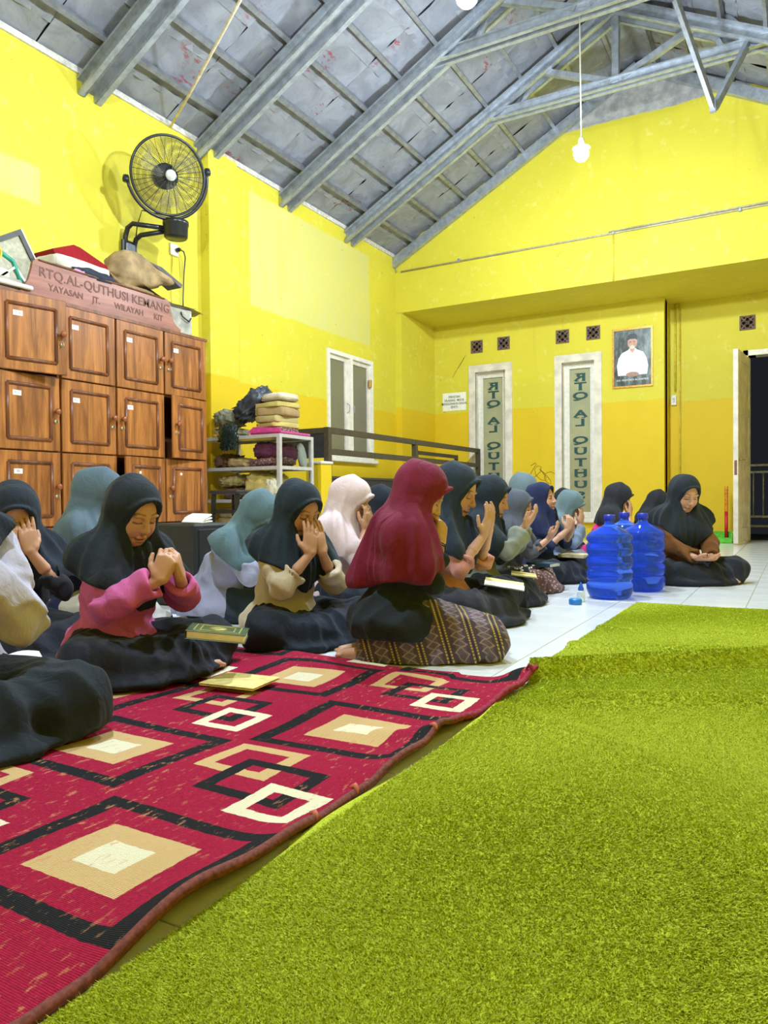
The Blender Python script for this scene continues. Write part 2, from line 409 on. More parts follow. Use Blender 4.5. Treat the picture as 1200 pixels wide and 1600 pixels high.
t = empty('wall_cable', (-1.50, YD-.02, 3.2), label='pair of yellow painted cable pipes down the recess corner', cat='pipe')
MB().tube([(0, -.01, .04), (0.0, -.01, -1.15)], .012).build('pipe', plain('painted_pipe', (220, 196, 60), .5), t)
MB().tube([(.06, -.01, .04), (.06, -.01, -3.1)], .010).build('pipe', plain('painted_pipe', (220, 196, 60), .5), t)
sw = MB().bbox((-1.52, YD-.02, 1.93), (.07, .03, .14), .006).build('light_switch', M_WHITE, label='small white wall switch at the foot of the cable pipe', cat='switch')
MB().bbox((-1.52, YD-.038, 1.93), (.03, .012, .06), .003).build('rocker', plain('switch_rocker', (200, 196, 170), .4), sw)

# rope from the left eave
MB().tube([(-5.02, 4.97, 4.03), (-4.5, 4.69, 4.065), (-3.45, 4.1, 4.14), (-2.6, 3.4, 4.45), (-1.9, 2.80, 4.93)], .012).build('hanging_rope', plain('rope', (214, 200, 176), .8), label='pale rope strung from the left eave up to the roof', cat='rope')

# bulbs on cords
def bulb(y, z, label):
    t = empty('hanging_bulb', (-1.725, y, z), label=label, cat='lamp', group='bulbs hanging from the roof trusses')
    MB().tube([(0, 0, .13), (-.01, 0, 4.95-z)], .007, 6).build('cord', M_WHITE, t)
    MB().lathe([(.018, .045), (.026, .06), (.026, .11), (.012, .135)], n=16).build('socket', M_WHITE, t)
    MB().lathe([(.001, -.085), (.034, -.078), (.058, -.052), (.067, -.018), (.060, .012), (.036, .038), (.022, .05)], n=20).build('bulb', emis('bulb_glow_%d' % int(y*10), (.74, .87, 1.0), BULB_RADIANCE), t)
    MB().lathe([(.03, .038), (.075, .030), (.078, .034), (.032, .046)], n=20, cap=False).build('collar', M_WHITE, t)
bulb(6.72, 3.72, 'lit white bulb hanging on a long cord before the gable wall')
bulb(4.10, 3.60, 'lit bulb hanging at the very top edge of the picture')
bulb(1.45, 3.66, 'lit bulb hanging nearest, above the camera')

# left wall window (two sashes)
def gp(name, rgb, rough=.08):
    t = NT(name); n = t.noise(1.5, 2); c = t.mix(n, lin(rgb), tuple(v*.7 for v in lin(rgb))); return t.fin(c, rough)
M_GLASSL = gp('reflection_grey_glass', (128, 124, 104), .15)  # grey reflection put into the pane colour
w = empty('window_1', (XL, 8.08, 1.13), kind='structure')
y0, y1, z0, z1 = -.55, .55, 0, 1.33
f = MB()
for a, b in (((-.06, y0, z0), (.02, y0+.05, z1)), ((-.06, y1-.05, z0), (.02, y1, z1)), ((-.06, y0+.05, z1-.05), (.019, y1-.05, z1)), ((-.06, y0+.05, z0), (.019, y1-.05, z0+.05)), ((-.06, -.03, z0+.05), (.02, .03, z1-.05))): f.b2(a, b)
f.build('window_frame', M_WHITE, w)
for s, (a, b) in enumerate(((y0+.05, -.03), (.03, y1-.05))):
    sash = MB()
    ww = .055
    X0, X1 = (-.05, -.015)
    sash.b2((X0, a, z0+.05), (X1, a+ww, z1-.05)); sash.b2((X0, b-ww-.03*(s == 0), z0+.05), (X1, b, z1-.05)); sash.b2((X0, a+ww, z1-.05-ww), (X1-.001, b-ww-.03*(s == 0), z1-.05)); sash.b2((X0, a+ww, z0+.05), (X1-.001, b-ww-.03*(s == 0), z0+.05+ww))
    so = sash.build('sash', M_WHITE2, w)
    MB().b2((-.035, a+ww, z0+.1), (-.03, b-ww, z1-.1)).build('pane', M_GLASSL, so)
    MB().tube([(-.015, b-.035 if s == 0 else a+.02, .58), (.025, b-.035 if s == 0 else a+.02, .60), (.025, b-.035 if s == 0 else a+.02, .68), (-.015, b-.035 if s == 0 else a+.02, .70)], .006).build('handle', M_STEEL, so)
MB().bbox((.02, y1-.09, 1.02), (.03, .05, .1), .005).build('latch', plain('brass', (190, 150, 70), .35, .7), w)
MB().bbox((.015, 0, -.03), (.10, 1.2, .05), .008).build('window_sill', M_WHITE, w)

# recess windows with mirrored lettering seen from behind
def frost():
    t = NT('frosted_glass'); z = t.xyz()[2]; n = t.noise(3, 4, .6)
    c = t.mix(t.ramp(n, .3, .7), lin((158, 158, 128)), lin((176, 172, 132)))
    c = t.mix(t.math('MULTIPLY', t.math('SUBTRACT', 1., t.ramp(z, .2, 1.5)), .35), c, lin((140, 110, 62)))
    return t.fin(c, .35)
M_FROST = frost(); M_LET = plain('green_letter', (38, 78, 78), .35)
LET = 'RTQ AL QUTHUSI'
LZ = [2.326, 2.198, 2.06, None, 1.805, 1.677, None, 1.43, 1.274, 1.118, .963, .798, .643, .50]
for k, (a, b, z0, z1) in enumerate(HW):
    cx = (a+b)/2; w = empty('window_%d' % (k+2), (cx, YR, z0), kind='structure'); hw = (b-a)/2; h = z1-z0
    f = MB()
    for p, q in (((-hw-.005, -.02, -.01), (-hw+.10, .015, h)), ((hw-.10, -.02, -.01), (hw+.005, .015, h)), ((-hw+.10, -.0195, h-.10), (hw-.10, .015, h)), ((-hw-.005, -.02, h), (hw+.005, .015, h+.006))): f.b2(p, q)
    f.build('architrave', M_WHITE2, w)
    f = MB()
    for p, q in (((-hw+.08, 0, 0), (-hw+.10, .2, h-.08)), ((hw-.10, 0, 0), (hw-.08, .2, h-.08)), ((-hw+.08, 0, h-.10), (hw-.08, .2, h-.08)), ((-hw+.08, 0, 0), (hw-.08, .2, .02))): f.b2(p, q)
    f.build('reveal', M_WHITE2, w)
    MB().bbox((0, -.03, -.02), (2*hw+.06, .12, .06), .008).build('window_sill', M_WHITE2, w)
    f = MB(); i0, i1, j0, j1 = -hw+.10, hw-.10, .02, h-.10; ww = .075; yy = (.11, .15)
    f.b2((i0, yy[0], j0), (i0+ww, yy[1], j1)); f.b2((i1-ww, yy[0], j0), (i1, yy[1], j1)); f.b2((i0+ww, yy[0]+.001, j1-ww), (i1-ww, yy[1], j1)); f.b2((i0+ww, yy[0]+.001, j0), (i1-ww, yy[1], j0+ww))
    f.b2((i0+ww-.008, yy[0]-.012, j0), (i0+ww+.006, yy[0], j1)); f.b2((i1-ww-.006, yy[0]-.012, j0), (i1-ww+.008, yy[0], j1)); f.b2((i0+ww+.006, yy[0]-.011, j1-ww-.006), (i1-ww-.006, yy[0], j1-ww+.008))
    so = f.build('sash', M_WHITE, w)
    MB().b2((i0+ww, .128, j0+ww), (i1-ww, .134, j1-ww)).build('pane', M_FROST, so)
    for ch, lz in zip(LET, LZ):
        if lz is None: continue
        zz = lz-.015 - z0 - (.02 if k == 0 else 0)
        lo = text_obj('letter', ch, .17, Matrix.Translation((0, .126, zz)) @ frame_M((0, 0, 0), (1, 0, 0), (0, 0, 1)) @ Matrix.Diagonal((-1.6, .82, 1, 1)), M_LET, so, depth=.004, offset=.006)
        # slab serifs like the fat face lettering
        s = MB(); 
        if ch in 'RTHUIA':
            for dz in ((-.053,) if ch in 'TA' else (.053,) if ch == 'U' else (-.053, .053)):
                for dx in ((0,) if ch in 'TI' else (-.045, .045)): s.box((dx, .1255, zz+dz), (.055, .004, .010))
            s.build('serif', M_LET, so)

# ventilation blocks: square frames with a four lobed lattice
M_VENT = plain('grey_vent_block', (120, 96, 84), .8, var=.2, scale=60); M_VDARK = plain('vent_hollow', (40, 34, 34), .9)
def vent(x, y, z, i):
    t = empty('trim_%d' % (10+i), (x, y, z), kind='structure')
    f = MB()
    for p, q in (((-.095, -.012, -.095), (-.075, .06, .095)), ((.075, -.012, -.095), (.095, .06, .095)), ((-.075, -.012, .075), (.075, .06, .095)), ((-.075, -.012, -.095), (.075, .06, -.075))): f.b2(p, q)
    f.build('vent_frame', M_VENT, t)
    MB().b2((-.075, .06, -.075), (.075, .07, .075)).build('vent_back', M_VDARK, t)
    l = MB(); R = Matrix.Rotation(math.pi/2, 3, 'X')
    for a in range(4):
        c = Vector((math.cos(a*math.pi/2), 0, math.sin(a*math.pi/2)))*.042
        l.tube([c+Vector((math.cos(q)*.03, 0.0, math.sin(q)*.03)) for q in [2*math.pi*s/12 for s in range(12)]], .009, 5, closed=True)
    l.tube([Vector((math.cos(q)*.018, 0, math.sin(q)*.018)) for q in [2*math.pi*s/10 for s in range(10)]], .008, 5, closed=True)
    for sx in (-1, 1):
        for sz in (-1, 1): l.bar((sx*.02, .0, sz*.02), (sx*.075, .0, sz*.075), .02, .012, (0, 1, 0))
    l.build('lattice', M_VENT, t)
for i, (x, z) in enumerate(VENTS): vent(x, YR, z, i)
vent(V5[0], YD, V5[1], 4)

# door: frame and open panelled leaf, barred gate and night outside
d = empty('door_1', (DX0, YD, 0), kind='structure')
f = MB(); f.b2((-.06, -.02, 0), (.0, .2, DZ+.07)); f.b2((-.06, -.02, DZ), (.95, .2, DZ+.07)); f.b2((.88, -.02, 0), (.94, .2, DZ+.07))
f.build('door_frame', M_WHITE, d)
leaf = empty('door_leaf', (0, -.02, 0), math.radians(-96), parent=d)
LW, LH = .86, 2.40
m = MB(); m.b2((0, -.018, .02), (LW, .018, LH)); m.build('leaf_core', M_WHITE2, leaf)
def stile(m, a, b, c, e, yy): m.b2((a, yy[0], c), (b, yy[1], e))
for yy in ((-.028, -.018), (.018, .028)):
    m = MB()
    stile(m, 0, .1, .02, LH, yy); stile(m, LW-.1, LW, .02, LH, yy)
    for zc0, zc1 in ((.02, .2), (.72, .84), (1.0, 1.1), (1.62, 1.72), (LH-.12, LH)): stile(m, .1, LW-.1, zc0, zc1, yy)
    m.build('stiles', M_WHITE2, leaf)
MB().tube([(LW-.06, .03, 1.05), (LW-.06, .07, 1.05), (LW-.16, .07, 1.05)], .010).build('handle', plain('brass', (190, 150, 70), .35, .7), leaf)
MB().bbox((LW+.001, 0, .95), (.006, .03, .18), .002).build('lock_plate', plain('rust', (130, 86, 50), .6), leaf)
g = empty('gate_railing', (-.2, YD+1.2, 0), label='pale barred railing outside the open door', cat='railing')
M_RAILW = plain('railing_grey', (224, 224, 214), .5)
for z in (.16, .30, .95, 1.05): MB().b2((-.7, -.015, z-.015), (1.3, .015, z+.015)).build('rail', M_RAILW, g)
for i in range(15): MB().tube([(-.66+i*.13, 0, .28), (-.66+i*.13, 0, .95)], .011, 6).build('bar', M_RAILW, g)
for x in (-.7, 1.3): MB().b2((x-.02, -.02, 0), (x+.02, .02, 1.07)).build('post', M_RAILW, g)
MB().b2((-1.8, YD+.2, -.1), (2.2, YD+2.4, -.01)).build('floor_terrace', plain('terrace', (60, 60, 62), .7), kind='structure')
# ================================================================ PEOPLE: implicit surfaces meshed with surface nets
f32 = np.float32
class SDF:
    def __init__(s, lo, hi, v):
        s.v = v; s.lo = np.array(lo, f32); n = np.maximum(4, np.ceil((np.array(hi)-np.array(lo))/v).astype(int)+1); s.n = n
        s.ax = [(s.lo[i]+v*np.arange(n[i])).astype(f32) for i in range(3)]; s.D = np.full(n, .25, f32)
    def sl(s, lo, hi, pad):
        r = []
        for i in range(3):
            a = int(max(0, math.floor((lo[i]-pad-s.lo[i])/s.v))); b = int(min(s.n[i], math.ceil((hi[i]+pad-s.lo[i])/s.v)+1))
            if b <= a: return None
            r.append(slice(a, b))
        return tuple(r)
    def co(s, r): return s.ax[0][r[0]][:, None, None], s.ax[1][r[1]][None, :, None], s.ax[2][r[2]][None, None, :]
    def put(s, r, d, k, sub=False):
        a = s.D[r]
        if sub:
            h = np.clip(.5-.5*(a+d)/k, 0, 1); s.D[r] = a*(1-h)-d*h+k*h*(1-h)
        else:
            h = np.clip(.5+.5*(d-a)/k, 0, 1); s.D[r] = d*(1-h)+a*h-k*h*(1-h)
    def cap(s, p0, p1, r0, r1=None, k=.01, flat=None, sub=False):
        """tapered capsule; flat=(axis vector, factor) squashes it across that axis"""
        r1 = r0 if r1 is None else r1; p0 = np.array(p0, f32); p1 = np.array(p1, f32); R = max(r0, r1)
        r = s.sl(np.minimum(p0, p1)-R, np.maximum(p0, p1)+R, k+4*s.v)
        if r is None: return
        x, y, z = s.co(r); d = p1-p0; L2 = float(d@d)+1e-9
        qx, qy, qz = x-p0[0], y-p0[1], z-p0[2]
        h = np.clip((qx*d[0]+qy*d[1]+qz*d[2])/L2, 0, 1)
        ex, ey, ez = qx-h*d[0], qy-h*d[1], qz-h*d[2]
        if flat is not None:
            a = np.array(flat[0], f32); a /= np.linalg.norm(a); e = (ex*a[0]+ey*a[1]+ez*a[2])*(flat[1]-1)
            ex, ey, ez = ex+e*a[0], ey+e*a[1], ez+e*a[2]
        s.put(r, (np.sqrt(ex*ex+ey*ey+ez*ez)-(r0+(r1-r0)*h)).astype(f32), k, sub)
    def ell(s, c, rad, R=None, k=.01, sub=False):
        R = np.eye(3, dtype=f32) if R is None else np.array(R, f32); c = np.array(c, f32); M = max(rad)
        ext = np.sqrt(((R*np.array(rad, f32))**2).sum(1))
        r = s.sl(c-ext, c+ext, k+4*s.v)
        if r is None: return
        x, y, z = s.co(r); x, y, z = x-c[0], y-c[1], z-c[2]
        u = [R[0, i]*x+R[1, i]*y+R[2, i]*z for i in range(3)]
        k0 = np.sqrt(sum((u[i]/rad[i])**2 for i in range(3))); k1 = np.sqrt(sum((u[i]/rad[i]**2)**2 for i in range(3)))+1e-6
        s.put(r, (k0*(k0-1)/k1).astype(f32), k, sub)
    def cut(s, fn, k=.008):
        """intersect with fn(x,y,z)<0"""
        d = fn(s.ax[0][:, None, None], s.ax[1][None, :, None], s.ax[2][None, None, :]).astype(f32)
        h = np.clip(.5-.5*(d-s.D)/k, 0, 1); s.D = d*(1-h)+s.D*h+k*h*(1-h)
    def warp(s, fn, band=.05):
        i = np.nonzero(np.abs(s.D) < band)
        s.D[i] += fn(s.ax[0][i[0]], s.ax[1][i[1]], s.ax[2][i[2]]).astype(f32)
    def mesh(s):
        D = s.D; n = D.shape; S = D < 0
        c = np.zeros((n[0]-1, n[1]-1, n[2]-1), np.int8)
        for a in (0, 1):
            for b in (0, 1):
                for e in (0, 1): c += S[a:n[0]-1+a, b:n[1]-1+b, e:n[2]-1+e]
        A = np.nonzero((c > 0) & (c < 8)); N = len(A[0])
        if N == 0: return np.zeros((0, 3)), np.zeros((0, 4), int)
        idx = np.full(c.shape, -1, np.int32); idx[A] = np.arange(N)
        acc = np.zeros((N, 3)); cnt = np.zeros(N)
        for ax in range(3):
            o = [i for i in range(3) if i != ax]
            for a in (0, 1):
                for b in (0, 1):
                    off0 = [0, 0, 0]; off0[o[0]] = a; off0[o[1]] = b; off1 = list(off0); off1[ax] = 1
                    d0 = D[A[0]+off0[0], A[1]+off0[1], A[2]+off0[2]]; d1 = D[A[0]+off1[0], A[1]+off1[1], A[2]+off1[2]]
                    m = (d0 < 0) != (d1 < 0); t = np.where(m, d0/(d0-d1+1e-12), 0)
                    p = np.tile(np.array(off0, float), (N, 1)); p[:, ax] = t
                    acc[m] += p[m]; cnt += m
        V = (acc/np.maximum(cnt, 1)[:, None]+np.stack(A, 1))*s.v+s.lo
        Q = []
        for ax in range(3):
            o = [i for i in range(3) if i != ax]
            s0 = [slice(None)]*3; s1 = [slice(None)]*3; s0[ax] = slice(0, n[ax]-1); s1[ax] = slice(1, n[ax])
            ch = S[tuple(s0)] != S[tuple(s1)]; e = np.nonzero(ch); e = np.stack(e, 1)
            ok = (e[:, o[0]] > 0) & (e[:, o[1]] > 0) & (e[:, o[0]] < n[o[0]]-1) & (e[:, o[1]] < n[o[1]]-1); e = e[ok]
            if not len(e): continue
            def g(a, b):
                q = e.copy(); q[:, o[0]] -= a; q[:, o[1]] -= b; return idx[q[:, 0], q[:, 1], q[:, 2]]
            q = np.stack([g(1, 1), g(0, 1), g(0, 0), g(1, 0)], 1)
            inside = S[e[:, 0], e[:, 1], e[:, 2]]
            fl = inside if ax != 1 else ~inside
            q[~fl] = q[~fl][:, ::-1]; Q.append(q)
        return V, np.concatenate(Q)
def np_obj(name, V, Q, mat, parent, tint=None):
    me = bpy.data.meshes.new(name); nv, nf = len(V), len(Q)
    me.vertices.add(nv); me.vertices.foreach_set('co', np.asarray(V, f32).ravel())
    me.loops.add(nf*4); me.loops.foreach_set('vertex_index', np.asarray(Q, np.int32).ravel())
    me.polygons.add(nf); me.polygons.foreach_set('loop_start', np.arange(0, nf*4, 4, dtype=np.int32))
    me.polygons.foreach_set('loop_total', np.full(nf, 4, np.int32)) if hasattr(me.polygons[0], 'loop_total') and False else None
    me.polygons.foreach_set('use_smooth', np.ones(nf, bool)); me.materials.append(mat)
    if tint is not None:
        at = me.attributes.new('tint', 'FLOAT_COLOR', 'POINT'); at.data.foreach_set('color', np.concatenate([tint, np.ones((nv, 1))], 1).astype(f32).ravel())
    me.update(); me.validate()
    o = bpy.data.objects.new(name, me); o.parent = parent; COL.objects.link(o); return o

def cloth(name, rgb, kind='plain', rough=.85):
    if name in MATS: return MATS[name]
    t = NT(name); c = lin(rgb); n = t.noise(5, 4); w = t.noise(260, 2)
    col = t.mix(t.ramp(n, .3, .7), tuple(v*.86 for v in c), tuple(min(1, v*1.08) for v in c))
    if kind == 'batik':      # dark woven stripes with small lozenges
        u = t.n.new('ShaderNodeUVMap') if False else None
        x = t.xyz(); s = t.math('ADD', t.math('MULTIPLY', x[0], .9), t.math('MULTIPLY', x[2], .25))
        band = t.math('FRACT', t.math('MULTIPLY', s, 11.5)); q = t.math('ADD', x[1], t.math('MULTIPLY', x[2], 1.0))
        zig = t.math('PINGPONG', t.math('MULTIPLY', q, 30), .5)
        dia = t.math('ABSOLUTE', t.math('SUBTRACT', t.math('ABSOLUTE', t.math('SUBTRACT', band, .5)), t.math('MULTIPLY', zig, .5)))
        col = t.mix(t.ramp(dia, .06, .02), lin((84, 72, 86)), lin((160, 140, 134)))
        col = t.mix(t.math('MULTIPLY', t.inrange(band, .30, .70, .02), .35), col, lin((136, 118, 130)))
        beads = t.math('PINGPONG', t.math('MULTIPLY', q, 95), .5)
        edge = t.math('ADD', t.inrange(band, .05, .11, .01), t.inrange(band, .86, .92, .01))
        col = t.mix(t.math('MULTIPLY', edge, t.ramp(beads, .12, .22)), col, lin((206, 178, 84)))
        col = t.mix(t.inrange(band, .965, 1.2, .01), col, lin((48, 40, 48)))
    if kind == 'floral':
        v = t.n.new('ShaderNodeTexVoronoi'); v.inputs['Scale'].default_value = 55; t.L(t.co, v.inputs['Vector'])
        col = t.mix(t.ramp(v.outputs['Distance'], .25, .4), lin((190, 160, 150)), lin((110, 78, 74)))
    if kind == 'stripe':
        x = t.xyz(); sw = t.math('FRACT', t.math('MULTIPLY', t.math('ADD', x[1], x[0]), 60)); col = t.mix(t.ramp(sw, .8, .9), col, tuple(v*.6 for v in c))
    wr = t.noise(16, 4, .55, t.mapping((1, 1, .45)), 1.8); t.bump(t.math('ADD', t.math('MULTIPLY', wr, 1.0), t.math('MULTIPLY', w, .08)), .32, .02)
    t.b.inputs['Sheen Weight'].default_value = .06; t.b.inputs['Sheen Roughness'].default_value = .5
    MATS[name] = t.fin(col, rough, spec=.2); return MATS[name]
def skin():
    t = NT('skin'); at = t.n.new('ShaderNodeAttribute'); at.attribute_name = 'tint'
    n = t.noise(30, 3); c = t.mix(t.math('MULTIPLY', n, .18), at.outputs['Color'], lin((120, 60, 44)))
    t.b.inputs['Subsurface Weight'].default_value = .08; t.b.inputs['Subsurface Radius'].default_value = (.012, .005, .003)
    return t.fin(c, .48, spec=.35)
M_SKIN = skin()

def rid(t): return 1.5*np.sqrt(np.sin(t*.5)**2+.03)-.95
def nrm(v): v = np.array(v, float); return v/(np.linalg.norm(v)+1e-9)
def rot_y(a): c, s = math.cos(a), math.sin(a); return np.array([[c, 0, s], [0, 1, 0], [-s, 0, c]])     # +a tips x forward-down
def rot_z(a): c, s = math.cos(a), math.sin(a); return np.array([[c, -s, 0], [s, c, 0], [0, 0, 1]])
def rot_x(a): c, s = math.cos(a), math.sin(a); return np.array([[1, 0, 0], [0, c, -s], [0, s, c]])
def ik(a, b, l1, l2, pole):
    d = b-a; L = min(np.linalg.norm(d), (l1+l2)*.999); dn = nrm(d); x = (l1*l1-l2*l2+L*L)/(2*L); h = math.sqrt(max(0, l1*l1-x*x))
    p = np.array(pole, float); p -= dn*(p@dn); return a+dn*x+nrm(p)*h
POSES = {   # wrist offset from the head centre (forward, out, up), finger direction, palm normal, curl, thumb-in
    'dua':   dict(w=(.165, .040, -.185), d=(.25, -.05, .95), n=(-.85, -.1, .35), curl=(.12, .25, .2)),
    'cover': dict(w=(.130, .045, -.175), d=(-.10, -.12, .98), n=(-.95, -.2, 0), curl=(.05, .15, .15)),
    'clasp': dict(w=(.185, .045, -.130), d=(.10, -.30, .92), n=(-.75, -.62, .0), curl=(.65, .9, .5)),
    'cup':   dict(w=(.24, .045, -.24), d=(.62, -.1, .72), n=(-.6, -.15, .75), curl=(.2, .35, .3)),
    'cheek': dict(w=(.105, .055, -.165), d=(.15, -.1, .95), n=(-.9, -.35, .1), curl=(.25, .5, .3)),
    'lap':   dict(w=(.28, .055, -.46), d=(.8, -.55, -.05), n=(-.1, -.1, .95), curl=(.25, .4, .3)),
}
SKIN = np.array(lin((206, 158, 130)))
def add_hand(g, W, d, n, t, s, curl):
    d = nrm(d); n = n-d*(n@d); n = nrm(n); t = t-d*(t@d)-n*(t@n); t = nrm(t); nails = []
    offs = (.0275, .0095, -.0085, -.0255); pl = (.080, .085, .080, .071); fl = (.066, .074, .068, .054)
    for i in range(4):
        K = W+(d*pl[i]+t*offs[i])*s
        g.cap(W+t*offs[i]*.55*s+d*.008*s, K, .0135*s, .0105*s, k=.012)
        p = K; a = 0; ax = nrm(d+t*offs[i]*3.0)
        for j, fr in enumerate((.46, .30, .24)):
            a += curl[j]*(1+.12*i); q = p+(ax*math.cos(a)+n*math.sin(a))*fl[i]*fr*s
            g.cap(p, q, (.0092-.0009*j)*s, (.0085-.0010*j)*s, k=.002); p = q
        nails.append(p-n*.0)
    g.ell(W+d*.045*s+n*.004*s, (.043*s, .034*s, .014*s), np.stack([d, t, n], 1), k=.014)
    b = W+(d*.018+t*.022)*s; td = nrm(d*.62+t*.62+n*.42); m1 = b+td*.036*s; m2 = m1+nrm(d*.85+t*.25+n*.35)*.026*s; m3 = m2+nrm(d*.95+t*.05+n*.3)*.02*s
    g.cap(b, m1, .0145*s, .0105*s, k=.012); g.cap(m1, m2, .0105*s, .0092*s, k=.004); g.cap(m2, m3, .0092*s, .0075*s, k=.003)

def person(label, pos, head, s=1., lean=10, hp=20, hy=0, ht=0, legs='cross', pose='dua', dw=(0, 0, 0), arms=None, hijab=(40, 44, 50), top=(60, 60, 70), skirt=(36, 38, 44), topk='plain', skirtk='plain',
           sleeve=.55, cuff=1.15, hem=(.20, .25, .25), near=1, tail=None, brim=1.0, sk=None, tophem=.035, bulk=1.0, hijn=None, seed=0, feet=True, hs=1.1, tent=1.0, hips=1.08, zoff=0., slv=1.0):
    """pos = world point under the pelvis, head = world facing in degrees, lean/hp/hy/ht in degrees; hem = (front, side slope, back slope)"""
    def cool(c): return tuple(int(round(v*m)) for v, m in zip(c, (.87, .93, 1.0))) if sum(c) < 190 and max(c)-min(c) < 24 else c
    hijab, skirt, top = cool(hijab), cool(skirt), cool(top)
    root = empty('person', (pos[0], pos[1], zoff), math.radians(head), label=label, cat='person', group='seated girls in headscarves')
    rg = np.random.default_rng(seed+11)
    ph = rg.uniform(0, 6.28, 12)
    v = {2: .0030, 1: .0040, 0: .0055}[near]; vc = {2: .0058, 1: .0085, 0: .0105}[near]
    a = math.radians(lean); U = np.array([math.sin(a), 0, math.cos(a)]); Fv = np.array([math.cos(a), 0, -math.sin(a)]); Y = np.array([0, 1., 0])
    P = np.array([0, 0, .12 if legs != 'kneel' else .205])*s
    N = P+U*.355*s; Sh = {q: P+U*.325*s+Y*q*.135*s*bulk-Fv*.005 for q in (-1, 1)}
    HR = rot_z(math.radians(hy)) @ rot_y(math.radians(hp)) @ rot_x(math.radians(ht))
    hdir = nrm(U*.6+(HR @ np.array([.0, 0, 1]))*.6)
    H = N+hdir*(.145*s+.012*(hs-1)/.1)
    Hc = H+HR @ np.array([.015, 0, 0])*s
    def hl(x, y, z): return Hc+HR @ (np.array([x, y, z])*s*hs)
    # ---- arms
    arm = {}
    for q in (-1, 1):
        pp = dict(POSES[(arms[0 if q > 0 else 1] if arms else pose)]); w = pp['w']
        dl = dw if not isinstance(dw, dict) else dw[q]
        Wp = (H if True else 0)+np.array([w[0]+dl[0], 0, w[2]+dl[2]])*s+Y*q*(w[1]+dl[1])*s
        if hy: Wp = H+rot_z(math.radians(hy*.6)) @ (Wp-H)
        m = np.array([1, q, 1]); E = ik(Sh[q], Wp, .225*s, .205*s, (-.25, q*.75, -1.0))
        Lw = np.linalg.norm(Wp-E)
        if Lw > .21*s: Wp = E+(Wp-E)*(.205*s/Lw)
        d, nn = np.array(pp['d'])*m, np.array(pp['n'])*m
        if hy: d, nn = rot_z(math.radians(hy*.6)) @ d, rot_z(math.radians(hy*.6)) @ nn
        arm[q] = (Sh[q], E, Wp, d, nn, np.array([0, q, .0])+.25*Fv*(1 if pose != 'lap' else 0), pp['curl'])
    # ---- legs
    if legs == 'cross':
        LG = {q: [P+np.array([.0, q*.085, -.02])*s, np.array([.245, q*.285, .088])*s, np.array([.30, -q*.06+.02, .055])*s] for q in (-1, 1)}; lr = (.085, .078, .062)
    elif legs == 'kneel':
        LG = {q: [P+np.array([.0, q*.075, -.005])*s, np.array([.36, q*.085, .085])*s, np.array([-.10, q*.075, .05])*s] for q in (-1, 1)}; lr = (.092, .085, .062)
    else:   # 'side': legs folded to one side
        LG = {q: [P+np.array([.0, q*.085, -.02])*s, np.array([.31, q*.10+.10, .085])*s, np.array([.05, q*.06+.30, .055])*s] for q in (-1, 1)}; lr = (.085, .078, .06)
    # ---- skin: coarse trunk and limbs, fine head and hands, one mesh
    parts = []
    allp = np.array([P, N, H]+[x for q in arm for x in arm[q][:3]]+[x for q in LG for x in LG[q]])
    g = SDF(allp.min(0)-.16*s, allp.max(0)+.16*s, .016)
    g.cap(P, P+U*.2*s, .09*s, .085*s, flat=(Fv, 1.25), k=.03); g.cap(P+U*.2*s, P+U*.3*s, .09*s, .07*s, flat=(Fv, 1.3), k=.03); g.cap(Sh[-1], Sh[1], .04*s, k=.03); g.cap(N-U*.05*s, H, .042*s, k=.02)
    for q in (-1, 1):
        g.cap(arm[q][0], arm[q][1], .036*s, .031*s, k=.02); g.cap(arm[q][1], arm[q][2]*.75+arm[q][1]*.25, .030*s, .022*s, k=.015)
        g.cap(LG[q][0], LG[q][1], .065*s, .05*s, k=.03); g.cap(LG[q][1], LG[q][2], .045*s, .03*s, k=.02)
    g.cut(lambda x, y, z: -z+.012+0*x+0*y); V, Q = g.mesh(); parts.append((V, Q, np.tile(SKIN, (len(V), 1))))
    # feet
    if feet:
        for q in (-1, 1):
            A = LG[q][2]
            if legs == 'kneel': tdir = np.array([-.95, -q*.25, -.12]); 
            elif legs == 'cross': tdir = np.array([.35, -q*.9, -.15])
            else: tdir = np.array([-.3, .95, -.15])
            A = A*[1, 1, 0]+[0, 0, .036*s]; B = A+nrm(tdir)*[1, 1, .0]*.145*s+[0, 0, -.012*s]
            g = SDF(np.minimum(A, B)-.06*s, np.maximum(A, B)+.06*s, v*1.5); sd = nrm(np.cross(tdir, [0, 0, 1]))
            g.cap(A, B, .032*s, .020*s, k=.01); g.cap(A+sd*.012*s, B+sd*.018*s, .022*s, .016*s, k=.01)
            for i in range(5):
                tp = B+sd*(.024-.012*i)*s; g.cap(tp, tp+nrm(tdir)*(.024-.003*i)*s, .0095*s-.0006*i, .008*s, k=.004)
            g.cut(lambda x, y, z: -z+.003+0*x+0*y, .004); V, Q = g.mesh(); parts.append((V, Q, np.tile(SKIN*.98, (len(V), 1))))
    # head
    g = SDF(Hc-.165*s*hs, Hc+.165*s*hs, v)
    def E(c, r, k=.012, sub=False, R=HR): g.ell(hl(*c), tuple(np.array(r)*s*hs), R, k=k, sub=sub)
    E((-.012, 0, .030), (.092, .072, .088)); E((.024, 0, -.022), (.060, .062, .088), .03); E((.046, 0, -.080), (.030, .030, .030), .025)
